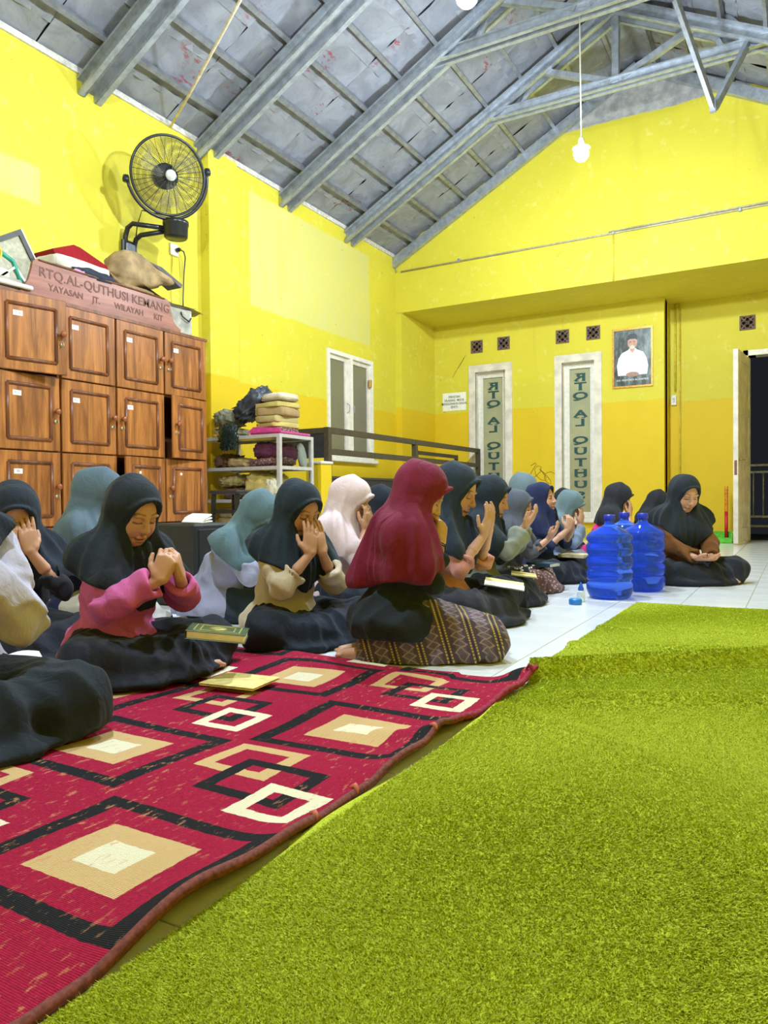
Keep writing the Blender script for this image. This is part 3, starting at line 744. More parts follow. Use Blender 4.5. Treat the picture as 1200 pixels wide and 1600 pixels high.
    for q in (-1, 1):
        E((.044, q*.034, -.036), (.032, .026, .032), .02)                         # cheeks
        E((.083, q*.030, .004), (.014, .019, .012), .008, True)                    # sockets
        E((.0705, q*.0295, .001), (.0135, .0150, .0125), .003)                     # lids over the eyes
        E((.077, q*.029, .020), (.010, .020, .006), .010)                          # brow
        E((-.012, q*.073, -.010), (.018, .008, .028), .006)                        # ears (under the scarf)
        E((.087, q*.0105, -.0345), (.0085, .0085, .0075), .005)                    # nostril wings
        E((.071, q*.0225, -.067), (.006, .006, .006), .01, True)                   # mouth corner
    g.cap(hl(.080, 0, .010), hl(.0985, 0, -.030), .0065*s*hs, .0105*s*hs, k=.010)
    E((.0790, 0, -.0620), (.0100, .0205, .0060), .004); E((.0770, 0, -.0735), (.0100, .0175, .0068), .004)
    g.cap(hl(.060, 0, -.068), hl(.1, 0, -.0675), .0018*s, k=.004, flat=(HR[:, 1], .14), sub=True)
    E((.078, 0, -.050), (.004, .005, .007), .006, True)
    g.cap(hl(-.02, 0, -.06), N-U*.02*s, .046*s, .05*s, k=.02)
    V, Q = g.mesh(); q3 = ((V-Hc) @ HR)/(s*hs)
    T = np.tile(SKIN, (len(V), 1)); ay = np.abs(q3[:, 1]); fx = q3[:, 0] > .04
    def blend(w, c): 
        w = np.clip(w, 0, 1)[:, None]; T[:] = T*(1-w)+np.array(c)*w
    brow = fx*np.clip(1-np.abs(q3[:, 2]-(.0245+.004*np.sin((ay-.012)*70)-.5*np.maximum(0, ay-.04)))/.0038, 0, 1)*((ay > .012) & (ay < .05)); blend(brow*.8, lin((48, 34, 30)))
    lash = fx*np.clip(1.4-np.abs(q3[:, 2]-(-.0065+6*(ay-.0295)**2))/.0026, 0, 1)*((ay > .0145) & (ay < .0455)); blend(lash*.92, lin((34, 24, 24)))
    lid = fx*np.clip(1-((ay-.0295)/.02)**2-((q3[:, 2]-.004)/.012)**2, 0, 1); blend(lid*.25, lin((150, 96, 74)))
    lip = fx*np.clip(1.6-1.6*((ay/.0225)**2+((q3[:, 2]+.0675)/.0125)**2), 0, 1); blend(lip*.75, lin((176, 96, 88)))
    mo = fx*(ay < .019)*np.clip(1-np.abs(q3[:, 2]+.0675)/.0022, 0, 1); blend(mo*.7, lin((96, 44, 40)))
    ck = fx*np.clip(1-((ay-.04)/.025)**2-((q3[:, 2]+.035)/.03)**2, 0, 1); blend(ck*.2, lin((206, 130, 104)))
    parts.append((V, Q, T))
    # forearms + hands
    for q in (-1, 1):
        Sp, El, Wp, d, nn, tt, cu = arm[q]; tip = Wp+nrm(d)*.17*s
        pts = np.array([El*.5+Wp*.5, Wp, tip]); g = SDF(pts.min(0)-.07*s, pts.max(0)+.07*s, v*.95)
        g.cap(El*.45+Wp*.55, Wp, .027*s, .0195*s, k=.01); add_hand(g, Wp, d, nn, tt, s, cu); V, Q = g.mesh()
        parts.append((V, Q, np.tile(SKIN*1.0, (len(V), 1))))
    o = 0; VV, QQ, TT = [], [], []
    for V, Q, T in parts: VV.append(V); QQ.append(Q+o); TT.append(T); o += len(V)
    np_obj('body', np.concatenate(VV), np.concatenate(QQ), M_SKIN, root, np.concatenate(TT))
    # ---- blouse
    g = SDF(np.array([min(-.30, arm[1][1][0]/s-.12, arm[-1][1][0]/s-.12), -.40, .0])*s, np.array([.62, .40, .62])*s, vc)
    b = bulk
    g.cap(P+U*.0*s, P+U*.18*s, .146*s*b, .132*s*b, k=.04, flat=(Fv, 1.18)); g.cap(P+U*.18*s, P+U*.27*s, .132*s*b, .10*s*b, k=.04, flat=(Fv, 1.2))
    g.ell(P+U*.215*s+Fv*.035*s, np.array([.075, .115, .07])*s, k=.03)
    g.cap(Sh[-1], Sh[1], .055*s, k=.04); g.ell(P+np.array([0.0, 0, -.02])*s+U*.0, np.array([.155*b, .17*b, .10])*s, k=.04)
    g.ell(P+np.array([.0, 0, -.045])*s, np.array([.178*b*hips, .192*b*hips, .125*hips])*s, k=.03)
    for q in (-1, 1):
        Sp, El, Wp = arm[q][:3]; g.cap(Sp, El, .060*s*b, .047*s*slv, k=.025)
        Ce = El+(Wp-El)*sleeve; n2 = nrm(Wp-El); g2 = SDF(np.minimum(El, Ce)-.09*s, np.maximum(El, Ce)+.09*s, vc)
        g2.cap(El-n2*.0, Ce+n2*.03*s, .045*s*slv, .043*s*cuff, k=.01)
        g2.cut(lambda x, y, z: (x-Ce[0])*n2[0]+(y-Ce[1])*n2[1]+(z-Ce[2])*n2[2], .006)
        g2.cap(Ce-n2*.035*s, Ce+n2*.05*s, .026*s, .036*s*cuff, k=.004, sub=True)
        pos0 = np.round((g2.lo-g.lo)/vc).astype(int)
        # resample onto the main grid (same spacing, nearest offset)
        a0 = np.maximum(pos0, 0); a1 = np.minimum(pos0+g2.n, g.n)
        if np.all(a1 > a0):
            r = tuple(slice(a0[i], a1[i]) for i in range(3)); r2 = tuple(slice(a0[i]-pos0[i], a1[i]-pos0[i]) for i in range(3))
            g.put(r, g2.D[r2], .012)
        g.cap(El+(Wp-El)*(sleeve-.12), Wp, .024*s, .03*s*cuff, k=.004, sub=True)
    E1, E2 = arm[1][1], arm[-1][1]
    def folds(x, y, z):
        r = .0
        for Ee in (E1, E2):
            dd = np.sqrt((x-Ee[0])**2+(y-Ee[1])**2+(z-Ee[2])**2)/s; r = r+rid(dd*120+ph[0]+22*y+12*z)*.0085*np.exp(-(dd/.11)**2)
        r = r+.0085*rid(38*z+30*y+24*x+ph[1]+2*np.sin(11*y+ph[2]))+.0080*rid(55*y-44*x+22*z+ph[3]+2*np.sin(13*z+ph[4]))
        r = r+.0022*np.sin(90*x+60*z-40*y+ph[5]+1.5*np.sin(23*y+ph[6]))
        return r*s
    g.warp(folds); hz = tophem*s
    g.cut(lambda x, y, z: hz-z+.05*(x+.0)*(x > 0)+.012*np.sin(18*y+9*x+ph[7])*s, .006); V, Q = g.mesh()
    np_obj('blouse', V, Q, cloth('blouse_%d%d%d_%s' % (*top, topk), top, topk), root)
    # ---- skirt
    allp = np.array([P]+[x for q in LG for x in LG[q]]); lo, hi = allp.min(0)-.22*s, allp.max(0)+.22*s; lo[2] = -.03; hi[2] = .30*s
    g = SDF(lo, hi, vc)
    g.ell(P+np.array([0, 0, -.035])*s, np.array([.16*b, .175*b, .115])*s*(.8 if legs == 'kneel' else .86), k=.04)
    for q in (-1, 1):
        A, K, B = LG[q]; g.cap(A, K, lr[0]*s*1.05, lr[1]*s*1.05, k=.05); g.cap(K, B, lr[1]*s*1.05, lr[2]*s*1.05, k=.05)
    mid = (LG[1][1]+LG[-1][1])*.5
    if legs == 'cross': g.ell(np.array([.17, 0, .065])*s, np.array([.22, .27, .075])*s, k=.05); g.ell(np.array([.20, 0, .02])*s, np.array([.25, .33, .05])*s, k=.04)
    elif legs == 'kneel': g.ell(np.array([.14, 0, .075])*s, np.array([.30, .155, .12])*s, k=.06); g.ell(np.array([.12, 0, .02])*s, np.array([.32, .18, .06])*s, k=.04)
    else: g.ell(np.array([.15, .10, .06])*s, np.array([.22, .24, .08])*s, k=.05); g.ell(np.array([.1, .15, .02])*s, np.array([.26, .28, .05])*s, k=.04)
    def sf(x, y, z):
        an = np.arctan2(y, x-.05*s); rr = np.hypot(x-.05*s, y)/s
        r = .0110*rid(15*an+ph[8]+9*rr+3*np.sin(4*an+ph[9]))*np.clip(rr*3, 0, 1)+.006*rid(46*z/s+26*y/s+ph[10]+2.5*np.sin(12*x/s+ph[11]))
        r = r+.0045*rid(27*an+ph[3]+4*np.sin(5*an+ph[4])-16*rr)*np.clip(rr*4-.5, 0, 1)
        return (r+.0025*np.sin(70*rr+5*an+ph[2]+2*np.sin(17*y)))*s
    g.warp(sf); g.cut(lambda x, y, z: .003-z+0*x+0*y, .004); V, Q = g.mesh()
    np_obj('skirt', V, Q, cloth('skirt_%d%d%d_%s' % (*skirt, skirtk), skirt, skirtk), root)
    # ---- headscarf
    lo = np.minimum(Hc-.17*s*hs, P-np.array([.30, .32, -.04])*s); hi = np.maximum(Hc+.17*s*hs, P+np.array([.36, .32, .1])*s)
    g = SDF(lo, hi, vc*.82)
    def E(c, r, k=.02, sub=False): g.ell(hl(*c), tuple(np.array(r)*s*hs), HR, k=k, sub=sub)
    E((-.022, 0, .024), (.104, .089, .103)); E((.008, 0, .030), (.082, .083, .092), .02); E((-.012, 0, -.060), (.080, .078, .090), .03)
    ring = []
    for i in range(24):
        t = 2*math.pi*i/24; cy, cz = math.sin(t), math.cos(t)
        x = .044+.044*brim*max(0, cz)**1.3-.018*max(0, -cz); ring.append(hl(x, cy*(.066-.004*max(0, -cz)), -.010+cz*(.090+.012*max(0, -cz))))
    for i in range(24): g.cap(ring[i], ring[(i+1) % 24], .0060*s*hs, k=.013)
    tc = P+U*.19*s+Fv*.012*s
    g.cap(hl(-.020, 0, -.020), tc, .084*s*hs, .176*s*tent, k=.045, flat=(Fv, 1.28))
    g.cap(hl(-.005, 0, -.085), N-U*.01*s, .076*s*hs, .090*s, k=.05)
    g.cap(hl(.014, 0, -.105), P+U*.25*s+Fv*.055*s, .056*s*hs, .098*s, k=.06)
    g.cap(Sh[-1]-U*.008, Sh[1]-U*.008, .078*s, k=.07)
    g.ell(P+U*.22*s+Fv*.065*s, np.array([.085, .13, .12])*s, k=.06)
    for q in (-1, 1):
        Sp, El = arm[q][:2]; g.cap(Sp, Sp*.4+El*.6, .083*s*b, .079*s*b, k=.06)
    if tail is not None:
        for tp in tail: g.cap(np.array(tp[0])*s, np.array(tp[1])*s, tp[2]*s, tp[3]*s, k=.05, flat=(tp[4], tp[5]) if len(tp) > 4 else None)
    E((.100, 0, -.012), (.080, .0565, .0875), .010, True); E((.13, 0, -.03), (.06, .05, .085), .010, True)
    c0 = N
    def hf(x, y, z):
        an = np.arctan2(y-c0[1], x-c0[0]+.02); below = np.clip((H[2]-.045*s-z)/(.10*s), 0, 1)
        r = .0165*rid(8*an+ph[0]+3*z/s+1.2*np.sin(3*an+ph[1]))*below+.0095*rid(17*an+ph[2]-4*z/s+1.5*np.sin(5*an))*below
        # drape folds from the temples down the sides of the head
        qx = (x-Hc[0])*HR[0, 0]+(y-Hc[1])*HR[1, 0]+(z-Hc[2])*HR[2, 0]; qz = (x-Hc[0])*HR[0, 2]+(y-Hc[1])*HR[1, 2]+(z-Hc[2])*HR[2, 2]
        rear = np.clip((.02-qx/s)/.05, 0, 1)*(1-below); r = r+.0075*rid(48*qx/s+16*qz/s+ph[3])*rear
        return r*s
    g.warp(hf)
    h0, hs, hb = hem
    def hemf(x, y, z):
        u = (x-P[0])*U[0]+(z-P[2])*U[2]; w = (x-P[0])*Fv[0]+(z-P[2])*Fv[2]
        hh = (h0+.0)*s+hs*np.abs(y)+np.where(w < 0, -w*hb, 0)+.008*np.sin(30*y+20*x+ph[5])*s
        return hh-u
    g.cut(hemf, .006); V, Q = g.mesh()
    np_obj('hijab', V, Q, cloth(hijn or 'scarf_%d%d%d' % hijab, hijab), root)
    return dict(root=root, hl=hl, HR=HR, arm=arm, P=P, H=H, LG=LG, s=s)
# ================================================================ RUGS
def rug_mat():
    t = NT('red_rug_weave'); x = t.xyz(); wob = t.noise(60, 2); wob2 = t.noise(6, 3)
    jit = t.math('MULTIPLY', t.math('SUBTRACT', wob, .5), .006); j2 = t.math('MULTIPLY', t.math('SUBTRACT', wob2, .5), .012)
    X = t.math('ADD', t.math('ADD', x[0], .985), t.math('ADD', jit, j2)); Yv = t.math('ADD', t.math('SUBTRACT', x[1], .826), t.math('SUBTRACT', j2, jit))
    PXr, PYr = .456, .388
    cx = t.math('ROUND', t.math('DIVIDE', X, PXr)); cy = t.math('ROUND', t.math('DIVIDE', Yv, PYr))
    u = t.math('SUBTRACT', X, t.math('MULTIPLY', cx, PXr)); v = t.math('SUBTRACT', Yv, t.math('MULTIPLY', cy, PYr))
    par = t.math('FRACT', t.math('MULTIPLY', t.math('ADD', t.math('ADD', cx, cy), 20.), .5)); odd = t.math('GREATER_THAN', par, .25)
    def rect(ux, vy, hx, hy, px=0., py=0.):
        a = t.math('LESS_THAN', t.math('ABSOLUTE', t.math('SUBTRACT', ux, px)), hx); b = t.math('LESS_THAN', t.math('ABSOLUTE', t.math('SUBTRACT', vy, py)), hy)
        return t.math('MULTIPLY', a, b)
    def fr(px, py, hx, hy, w): return t.math('SUBTRACT', rect(u, v, hx, hy, px, py), rect(u, v, hx-w, hy-w*.9, px, py))
    RED, BLK, BEI, CRE = lin((168, 32, 66)), lin((38, 38, 42)), lin((214, 180, 128)), lin((238, 230, 200))
    red = t.mix(t.ramp(t.noise(180, 2), .3, .7), tuple(q*.82 for q in RED), tuple(q*1.1 for q in RED))
    worn = t.math('MULTIPLY', t.ramp(t.noise(1.7, 3), .40, .56), t.ramp(t.noise(1, 4, .7, t.mapping((70, 24, 1))), .57, .65))
    sq = t.mix(rect(u, v, .212, .182), red, BLK); sq = t.mix(rect(u, v, .170, .147), sq, red); sq = t.mix(rect(u, v, .108, .092), sq, BEI); sq = t.mix(rect(u, v, .050, .042), sq, CRE)
    mo = t.mix(fr(-.100, .088, .100, .088, .036), red, BEI); mo = t.mix(fr(0, 0, .110, .092, .034), mo, BLK); mo = t.mix(fr(.098, -.075, .078, .075, .034), mo, CRE)
    c = t.mix(odd, sq, mo)
    c = t.mix(t.math('MULTIPLY', worn, .6), c, lin((214, 150, 110)))
    yarn = t.n.new('ShaderNodeTexWave'); yarn.inputs['Scale'].default_value = 90; yarn.inputs['Distortion'].default_value = 1.5; yarn.bands_direction = 'Y'; t.L(t.co, yarn.inputs['Vector'])
    c = t.mix(t.math('MULTIPLY', yarn.outputs['Fac'], .14), c, (0, 0, 0))
    t.bump(t.math('ADD', yarn.outputs['Fac'], t.noise(350, 2)), .5, .003)
    return t.fin(c, .95, spec=.1)
M_RUG = rug_mat()
def rug_h(x, y):
    e = max(0, 1-(-.785-x)/.10); w = .010+.004*math.sin(5*y+2*x)+.003*math.sin(11*y-6*x)
    w += e*e*(.012+.010*math.sin(8.5*y+.6)+.006*math.sin(19*y))
    w += .020*math.exp(-((y-1.62-.25*(x+.8))/.05)**2)*max(0, 1-(-.8-x)/.35)
    w += .03*math.exp(-((y-2.27)**2+(x+.79)**2)/.004)
    w += .010*math.exp(-((y-2.2-.1*math.sin(6*x))/.07)**2)*(x < -1.0)
    return max(.004, w)
def rug_pt(u, v):
    y = -.7+v*2.985; xe = -.771+.008*math.sin(3.2*y+.4)+.005*math.sin(9*y)+(.03*max(0, y-1.9)); x = -2.40+u*(xe+2.40)
    yy = y+v**8*(.02*math.sin(7*x)-.02*(x < -1.2))
    return x, yy
M_BIND = plain('rug_binding', (120, 60, 52), .9, var=.2, scale=120)
rug = empty('red_rug', (0, 0, 0), label='red rug with black, beige and cream squares under the front row', cat='rug')
mb = MB(); mb.grid(lambda u, v: (lambda q: (q[0], q[1], rug_h(*q)))(rug_pt(u, v)), 150, 240)
# soft underside so the rug has thickness
mb.grid(lambda u, v: (lambda q: (q[0], q[1], max(.001, rug_h(*q)-.011)))(rug_pt(1-u, v)), 150, 240)
mb.build('rug_field', M_RUG, rug)
def edge(v): q = rug_pt(1, v); return Vector((q[0]+.003, q[1], max(.008, rug_h(*q)-.004)))
MB().tube([edge(i/160*.82) for i in range(161)], .009, 6).build('binding', M_BIND, rug)
M_REDY = plain('red_yarn', (150, 40, 64), .95, var=.2, scale=150)
MB().tube([edge(.80+i/50*.2) for i in range(51)], [.007+.004*abs(math.sin(i*.9)) for i in range(51)], 6).build('frayed_edge', M_REDY, rug)
M_KNOT = plain('knot_yarn', (196, 110, 96), .95)
for v_, z_ in ((.605, .012), (.655, .016), (.77, .012), (.985, .03)):
    p = edge(v_); k = MB()
    k.tube([p+Vector((-.016, .004, .006)), p+Vector((-.006, .006, z_*.7)), p+Vector((.003, -.002, z_*.6)), p+Vector((.008, -.008, .002))], [.003, .006, .0055, .002], 6).build('tassel_knot', M_KNOT if z_ < .03 else M_REDY, rug)

def green_mat():
    t = NT('green_carpet_pile'); n = t.noise(420, 3, .7); n2 = t.noise(3, 4, .6); n3 = t.noise(90, 3, .6)
    c = t.mix(t.ramp(n, .3, .7), lin((158, 174, 12)), lin((230, 242, 78))); c = t.mix(t.math('MULTIPLY', t.ramp(n2, .4, .7), .3), c, lin((186, 200, 30)))
    c = t.mix(t.math('MULTIPLY', t.ramp(n3, .58, .72), .35), c, lin((130, 144, 10)))
    t.bump(t.math('ADD', n, t.math('MULTIPLY', n3, .8)), .6, .006); t.b.inputs['Sheen Weight'].default_value = .15
    return t.fin(c, .95, spec=.1)
M_GREEN = green_mat()
def gridge(x, y, x0, y0, sl, w, h, xa, xb):
    m = max(0, min(1, (x-xa)/.12))*max(0, min(1, (xb-x)/.2)); return h*m*math.exp(-((y-y0-sl*(x-x0))/w)**2)
def green_h(x, y):
    z = .007+.004*math.sin(2.3*x+1.7*y)+.003*math.sin(5*y-3*x)
    z += gridge(x, y, -.75, 2.34, .92, .050, .062, -.9, .6)+gridge(x, y, -.6, 2.10, .55, .06, .030, -.7, .6)+gridge(x, y, -.5, 3.0, .30, .05, .024, -.9, .8)+gridge(x, y, -.75, 3.4, .2, .05, .010, -.9, .8)
    z += gridge(x, y, -.7, 1.92, -.5, .06, .014, -.85, -.1)+.010*math.exp(-((x+.42+.18*(y-1.6))/.09)**2)*math.exp(-((y-1.55)/.3)**2)+.012*math.exp(-((x+.15+.2*(y-1))/.1)**2-((y-1.1)/.35)**2)
    return max(.006, z)
def green_pt(u, v):
    y = -1.0+v*5.33; xl = -.752+.006*math.sin(4*y)+.010*math.sin(9*y+1)*(y > 1)-.05*max(0, min(1, (y-2.2)/.3))*(y > 2.2)+.025*(2.0 < y < 2.25)
    x = xl+u*(1.64-xl); return x, y+v**10*(.03*math.sin(3*x)+.010*math.sin(17*x))
gr = empty('green_carpet', (0, 0, 0), label='bright lime green pile carpet spread across the foreground floor', cat='carpet')
mb = MB(); mb.grid(lambda u, v: (lambda q: (q[0], q[1], green_h(*q)))(green_pt(u*u*.5+u*.5, v)), 200, 420)
mb.grid(lambda u, v: (lambda q: (q[0], q[1], .001))(green_pt(1-u, v)), 40, 120)
mb.build('carpet_backing', M_GREEN, gr)
# pile: short blades, thinner with distance
gh = np.vectorize(green_h)
N = 600000; rg = np.random.default_rng(3)
yy = .45+3.85*rg.random(N*3)**1.9; xx = -.815+1.565*rg.random(N*3)
dep = .492*-xx+.870*yy; rgt = .870*xx+.492*yy; keep = (np.abs(rgt/dep) < .56); xx, yy = xx[keep][:N], yy[keep][:N]; n_ = len(xx)
ok_ = xx > (-.748-.055*np.clip((yy-2.2)/.3, 0, 1)); xx, yy = xx[ok_], yy[ok_]; n_ = len(xx); zz = gh(xx, yy)-.001; a_ = rg.random(n_)*6.283; hgt = .0030+.003*rg.random(n_); wd = .0009+.0007*rg.random(n_)+.0005*yy; lx, ly = rg.normal(0, .004, n_)+.0035*np.sin(3.1*xx+2.2*yy+np.sin(5*yy)), rg.normal(0, .004, n_)+.0035*np.sin(4.3*yy-2.7*xx+1.3*np.sin(4*xx))
Vg = np.empty((n_, 3, 3), f32)
Vg[:, 0] = np.stack([xx-np.cos(a_)*wd, yy-np.sin(a_)*wd, zz], 1); Vg[:, 1] = np.stack([xx+np.cos(a_)*wd, yy+np.sin(a_)*wd, zz], 1); Vg[:, 2] = np.stack([xx+lx, yy+ly, zz+hgt], 1)
me = bpy.data.meshes.new('carpet_pile'); me.vertices.add(n_*3); me.vertices.foreach_set('co', Vg.ravel()); me.loops.add(n_*3); me.loops.foreach_set('vertex_index', np.arange(n_*3, dtype=np.int32))
me.polygons.add(n_); me.polygons.foreach_set('loop_start', np.arange(0, n_*3, 3, dtype=np.int32)); me.materials.append(M_GREEN); me.update()
link('carpet_pile', me, gr, kind='stuff')
# ================================================================ PEOPLE
BLK = (46, 50, 56); SLATE = (92, 112, 124); NAVY = (34, 42, 78)
PE = {}
PE[1] = person('girl cut by the left picture edge in a grey lilac sleeve and dark vest', (-1.97, 1.08), -30, s=1.05, lean=8, pose='dua', dw=(-.03, .03, 0), hijab=(44, 46, 54), top=(186, 182, 206), skirt=(40, 46, 54), sleeve=.8, hem=(.17, 1.2, .9), near=2, seed=1, feet=False, zoff=0.011, slv=1.2)
PE[2] = person('girl in black hiding her face in both hands before the lockers', (-2.76, 1.83), -27, s=0.905, lean=12, hp=28, pose='cover', dw=(0, 0, .015), hijab=(44, 50, 58), top=(40, 42, 48), skirt=(42, 44, 50), sleeve=.45, near=2, seed=2)
PE[3] = person('girl in a slate blue scarf and pale grey skirt behind the pink blouse', (-3.028, 2.303), 42, s=1.02, lean=12, hp=26, pose='dua', hijab=(88, 106, 120), top=(38, 42, 72), skirt=(190, 184, 176), hem=(.14, .1, -.1), near=2, seed=3, tent=1.25)
PE[4] = person('girl in a pink blouse and black scarf with clasped hands on the rug', (-2.115, 1.793), -8, s=0.9, lean=11, hp=24, hy=2, pose='clasp', dw=(.05, 0, -.12), hijab=(44, 50, 56), top=(212, 104, 168), skirt=(40, 42, 48), sleeve=0.86, cuff=1.35, hem=(.15, .6, 1.0), near=2, seed=4, tophem=0.02, slv=1.25, zoff=0.011)
PE[6] = person('girl in a teal scarf and lavender blouse bowing low beside the black box', (-2.594, 2.804), 14, s=0.95, lean=30, hp=44, pose='cheek', hijab=(96, 122, 134), top=(164, 166, 196), skirt=(48, 62, 72), sleeve=.85, hem=(.23, .25, .35), near=2, seed=5, legs='side', hips=1.15)
PE[7] = person('girl in a cream blouse and black scarf covering her mouth with her hands', (-1.975, 2.58), -14, s=0.91, lean=11, hp=24, pose='cover', dw=(.005, -.01, -.03), hijab=(44, 54, 62), top=(208, 194, 170), skirt=(34, 40, 48), sleeve=.5, cuff=1.6, hem=(.14, .7, .7), near=2, seed=6, tophem=0.02, slv=1.15)
PE[8] = person('girl with glasses in a pale pink scarf and pink blouse', (-2.295, 3.386), 22, s=0.98, lean=13, hp=30, pose='cheek', hijab=(222, 200, 206), top=(218, 196, 204), skirt=(40, 42, 50), hem=(.17, .2, .2), near=2, seed=7)
PE[9] = person('girl in a black scarf half hidden behind the maroon scarf', (-2.622, 4.342), 10, s=0.93, lean=12, hp=26, pose='dua', hijab=(40, 44, 54), top=(50, 50, 60), near=0, seed=8)
PE[10] = person('kneeling girl in a long maroon scarf and patterned woven skirt', (-1.33, 2.447), 30, s=0.885, lean=6, hp=32, pose='clasp', dw=(-.09, -.005, -.085), hijab=(122, 36, 66), top=(40, 46, 52), skirt=(80, 70, 80), skirtk='batik', legs='kneel', sleeve=.62, cuff=1.0, hem=(.12, .10, -.25), near=2, seed=9, tail=[((-.03, .0, .56), (-.16, .03, .33), .08, .05, (0., 1., 0.), .62)], brim=1.1, hips=1.14, tophem=0.1, tent=1.2, bulk=1.06)
PE[11] = person('girl in black scarf and rose pink sleeves next to the maroon scarf', (-1.605, 3.349), 6, s=1.03, lean=9, hp=20, pose='dua', dw=(.0, 0, -.03), hijab=(48, 56, 66), top=(206, 144, 136), skirt=(50, 50, 54), sleeve=.25, cuff=1.5, hem=(.12, .5, .4), near=2, seed=10)
PE[12] = person('girl in black scarf with grey green blouse and denim cuffs', (-1.671, 4.003), 14, s=0.97, lean=10, hp=16, pose='cup', dw=(-.03, 0, .06), hijab=(42, 50, 58), top=(134, 140, 128), skirt=(38, 38, 44), sleeve=.85, cuff=1.5, hem=(.12, .4, .4), near=1, seed=11)
PE[13] = person('small girl in a dusky grey scarf holding up cupped hands', (-1.70, 4.62), 12, s=0.86, lean=10, hp=10, pose='cup', hijab=(86, 90, 104), top=(92, 94, 104), skirt=(132, 96, 92), skirtk='floral', near=1, seed=12)
PE[14] = person('tall girl in a grey slate scarf rising behind the navy scarf', (-2.303, 6.396), 26, s=1.1, lean=9, hp=24, pose='dua', hijab=(106, 124, 132), top=(80, 92, 104), near=1, seed=13)
PE[15] = person('girl in a navy scarf lifting her face with clasped hands', (-1.70, 5.28), -4, s=0.93, lean=6, hp=-8, pose='clasp', dw=(.06, 0, -.10), hijab=NAVY, top=(40, 50, 84), skirt=(44, 44, 52), sleeve=.3, near=1, seed=14)
PE[16] = person('girl in a slate scarf and denim sleeves resting her face in her hands', (-1.773, 5.836), 10, s=0.9, lean=17, hp=36, pose='cheek', hijab=(104, 124, 132), top=(136, 152, 184), skirt=(150, 156, 186), sleeve=.8, near=1, seed=15)
PE[20] = person('girl in black hardly visible between the navy and the slate scarf', (-2.15, 7.18), 10, s=0.92, lean=12, hp=24, pose='dua', hijab=(40, 40, 46), top=(44, 44, 50), near=0, seed=16)
PE[17] = person('girl in black scarf over a magenta blouse behind the water jugs', (-1.558, 6.687), 14, s=0.98, lean=14, hp=30, pose='cheek', hijab=(48, 46, 50), top=(214, 50, 128), skirt=(44, 42, 48), near=1, seed=17)
PE[18] = person('girl in black scarf bowing beyond the magenta blouse', (-1.38, 7.45), 14, s=0.92, lean=18, hp=42, pose='cheek', hijab=(42, 42, 46), top=(46, 46, 52), near=0, seed=18)
PE[19] = person('girl in black scarf and brown sleeves sitting apart, hands in her lap', (-.77, 5.66), -52, s=1.0, lean=7, hp=22, pose='lap', dw=(-.03, .0, .02), hijab=(42, 46, 50), top=(116, 74, 34), skirt=(40, 42, 48), sleeve=0.92, cuff=1.0, hem=(.12, .8, .6), near=1, seed=19, slv=1.3)
# ================================================================ FURNITURE AND OBJECTS
# ---- wooden lockers along the left wall
LX, LY0, LCW, LZ0, LRH = -4.60, 2.945, .494, .0, .0
ROWS = [(1.482, 2.005), (.955, 1.478), (.425, .951), (.06, .421)]
lk = empty('locker_cabinet', (LX, LY0, 0), label='wall of teak lockers with knobs and paper number tags', cat='cabinet')
mb = MB(); D_ = -.43
mb.b2((D_, 0, 0), (D_+.012, 4*LCW, 2.02)); mb.b2((D_, -.012, 0), (0, .012, 2.02)); mb.b2((D_, 4*LCW-.012, 0), (0, 4*LCW+.012, 2.02))
for i in range(1, 4): mb.b2((D_+.012, i*LCW-.012, .05), (-.002, i*LCW+.012, 2.0))
for z in (.05, .423, .953, 1.480): mb.b2((D_+.012, .012, z-.012), (-.004, 4*LCW-.012, z+.006))
mb.b2((D_, -.02, 2.005), (.018, 4*LCW+.02, 2.03)); mb.b2((D_, 0, 0), (-.01, 4*LCW, .045))
mb.build('carcass', M_WOODD, lk)
DW, DT = LCW-.020, .022
def door_mesh(h):
    m = MB(); m.bbox((0, DW/2, h/2), (DT, DW, h), .004)
    return m.mesh('door', M_WOOD)
def mould_mesh(h):
    m = MB(); a, b, c, d = .075, DW-.075, .075, h-.075
    for p0, p1 in (((DT/2, a, c), (DT/2, b, c)), ((DT/2, a, d), (DT/2, b, d)), ((DT/2, a, c), (DT/2, a, d)), ((DT/2, b, c), (DT/2, b, d))): m.tube([p0, p1], .013, 8)
    return m.mesh('moulding', M_WOODD)
M_KNOB = plain('knob_wood', (150, 84, 46), .3); M_LOCK = plain('lock_brass', (196, 186, 160), .35, .6)
knob = MB().lathe([(.008, 0), (.010, .014), (.020, .022), (.023, .034), (.016, .044), (.004, .047)], R=Matrix.Rotation(math.pi/2, 3, 'Y'), n=12).mesh('knob', M_KNOB)
lock = MB().lathe([(.013, 0), (.013, .006), (.005, .008)], R=Matrix.Rotation(math.pi/2, 3, 'Y'), n=10).bar((.008, 0, 0), (.03, 0, 0), .004, .02).mesh('lock', M_LOCK)
tagm = MB().b2((0, 0, 0), (.0012, .062, .034)).mesh('paper_tag', M_PAPER)
dm = {}
M_GLYPH = plain('tag_ink', (110, 110, 116), .8)
TAGS = {(0, 0): '016', (0, 1): '017', (0, 2): '018', (0, 3): '019', (1, 0): '012', (1, 1): '021', (1, 2): '010', (2, 0): '05'}
KN = {(0, 0): 1, (0, 1): None, (0, 2): 1, (0, 3): 0, (1, 0): 1, (1, 1): 1, (1, 2): 0, (1, 3): 0, (2, 0): 1, (2, 1): 1, (2, 2): 0, (2, 3): 0, (3, 0): 1, (3, 1): 1, (3, 2): 0, (3, 3): 0}
OPEN = {(0, 0): 13, (1, 3): 9, (2, 2): 9}
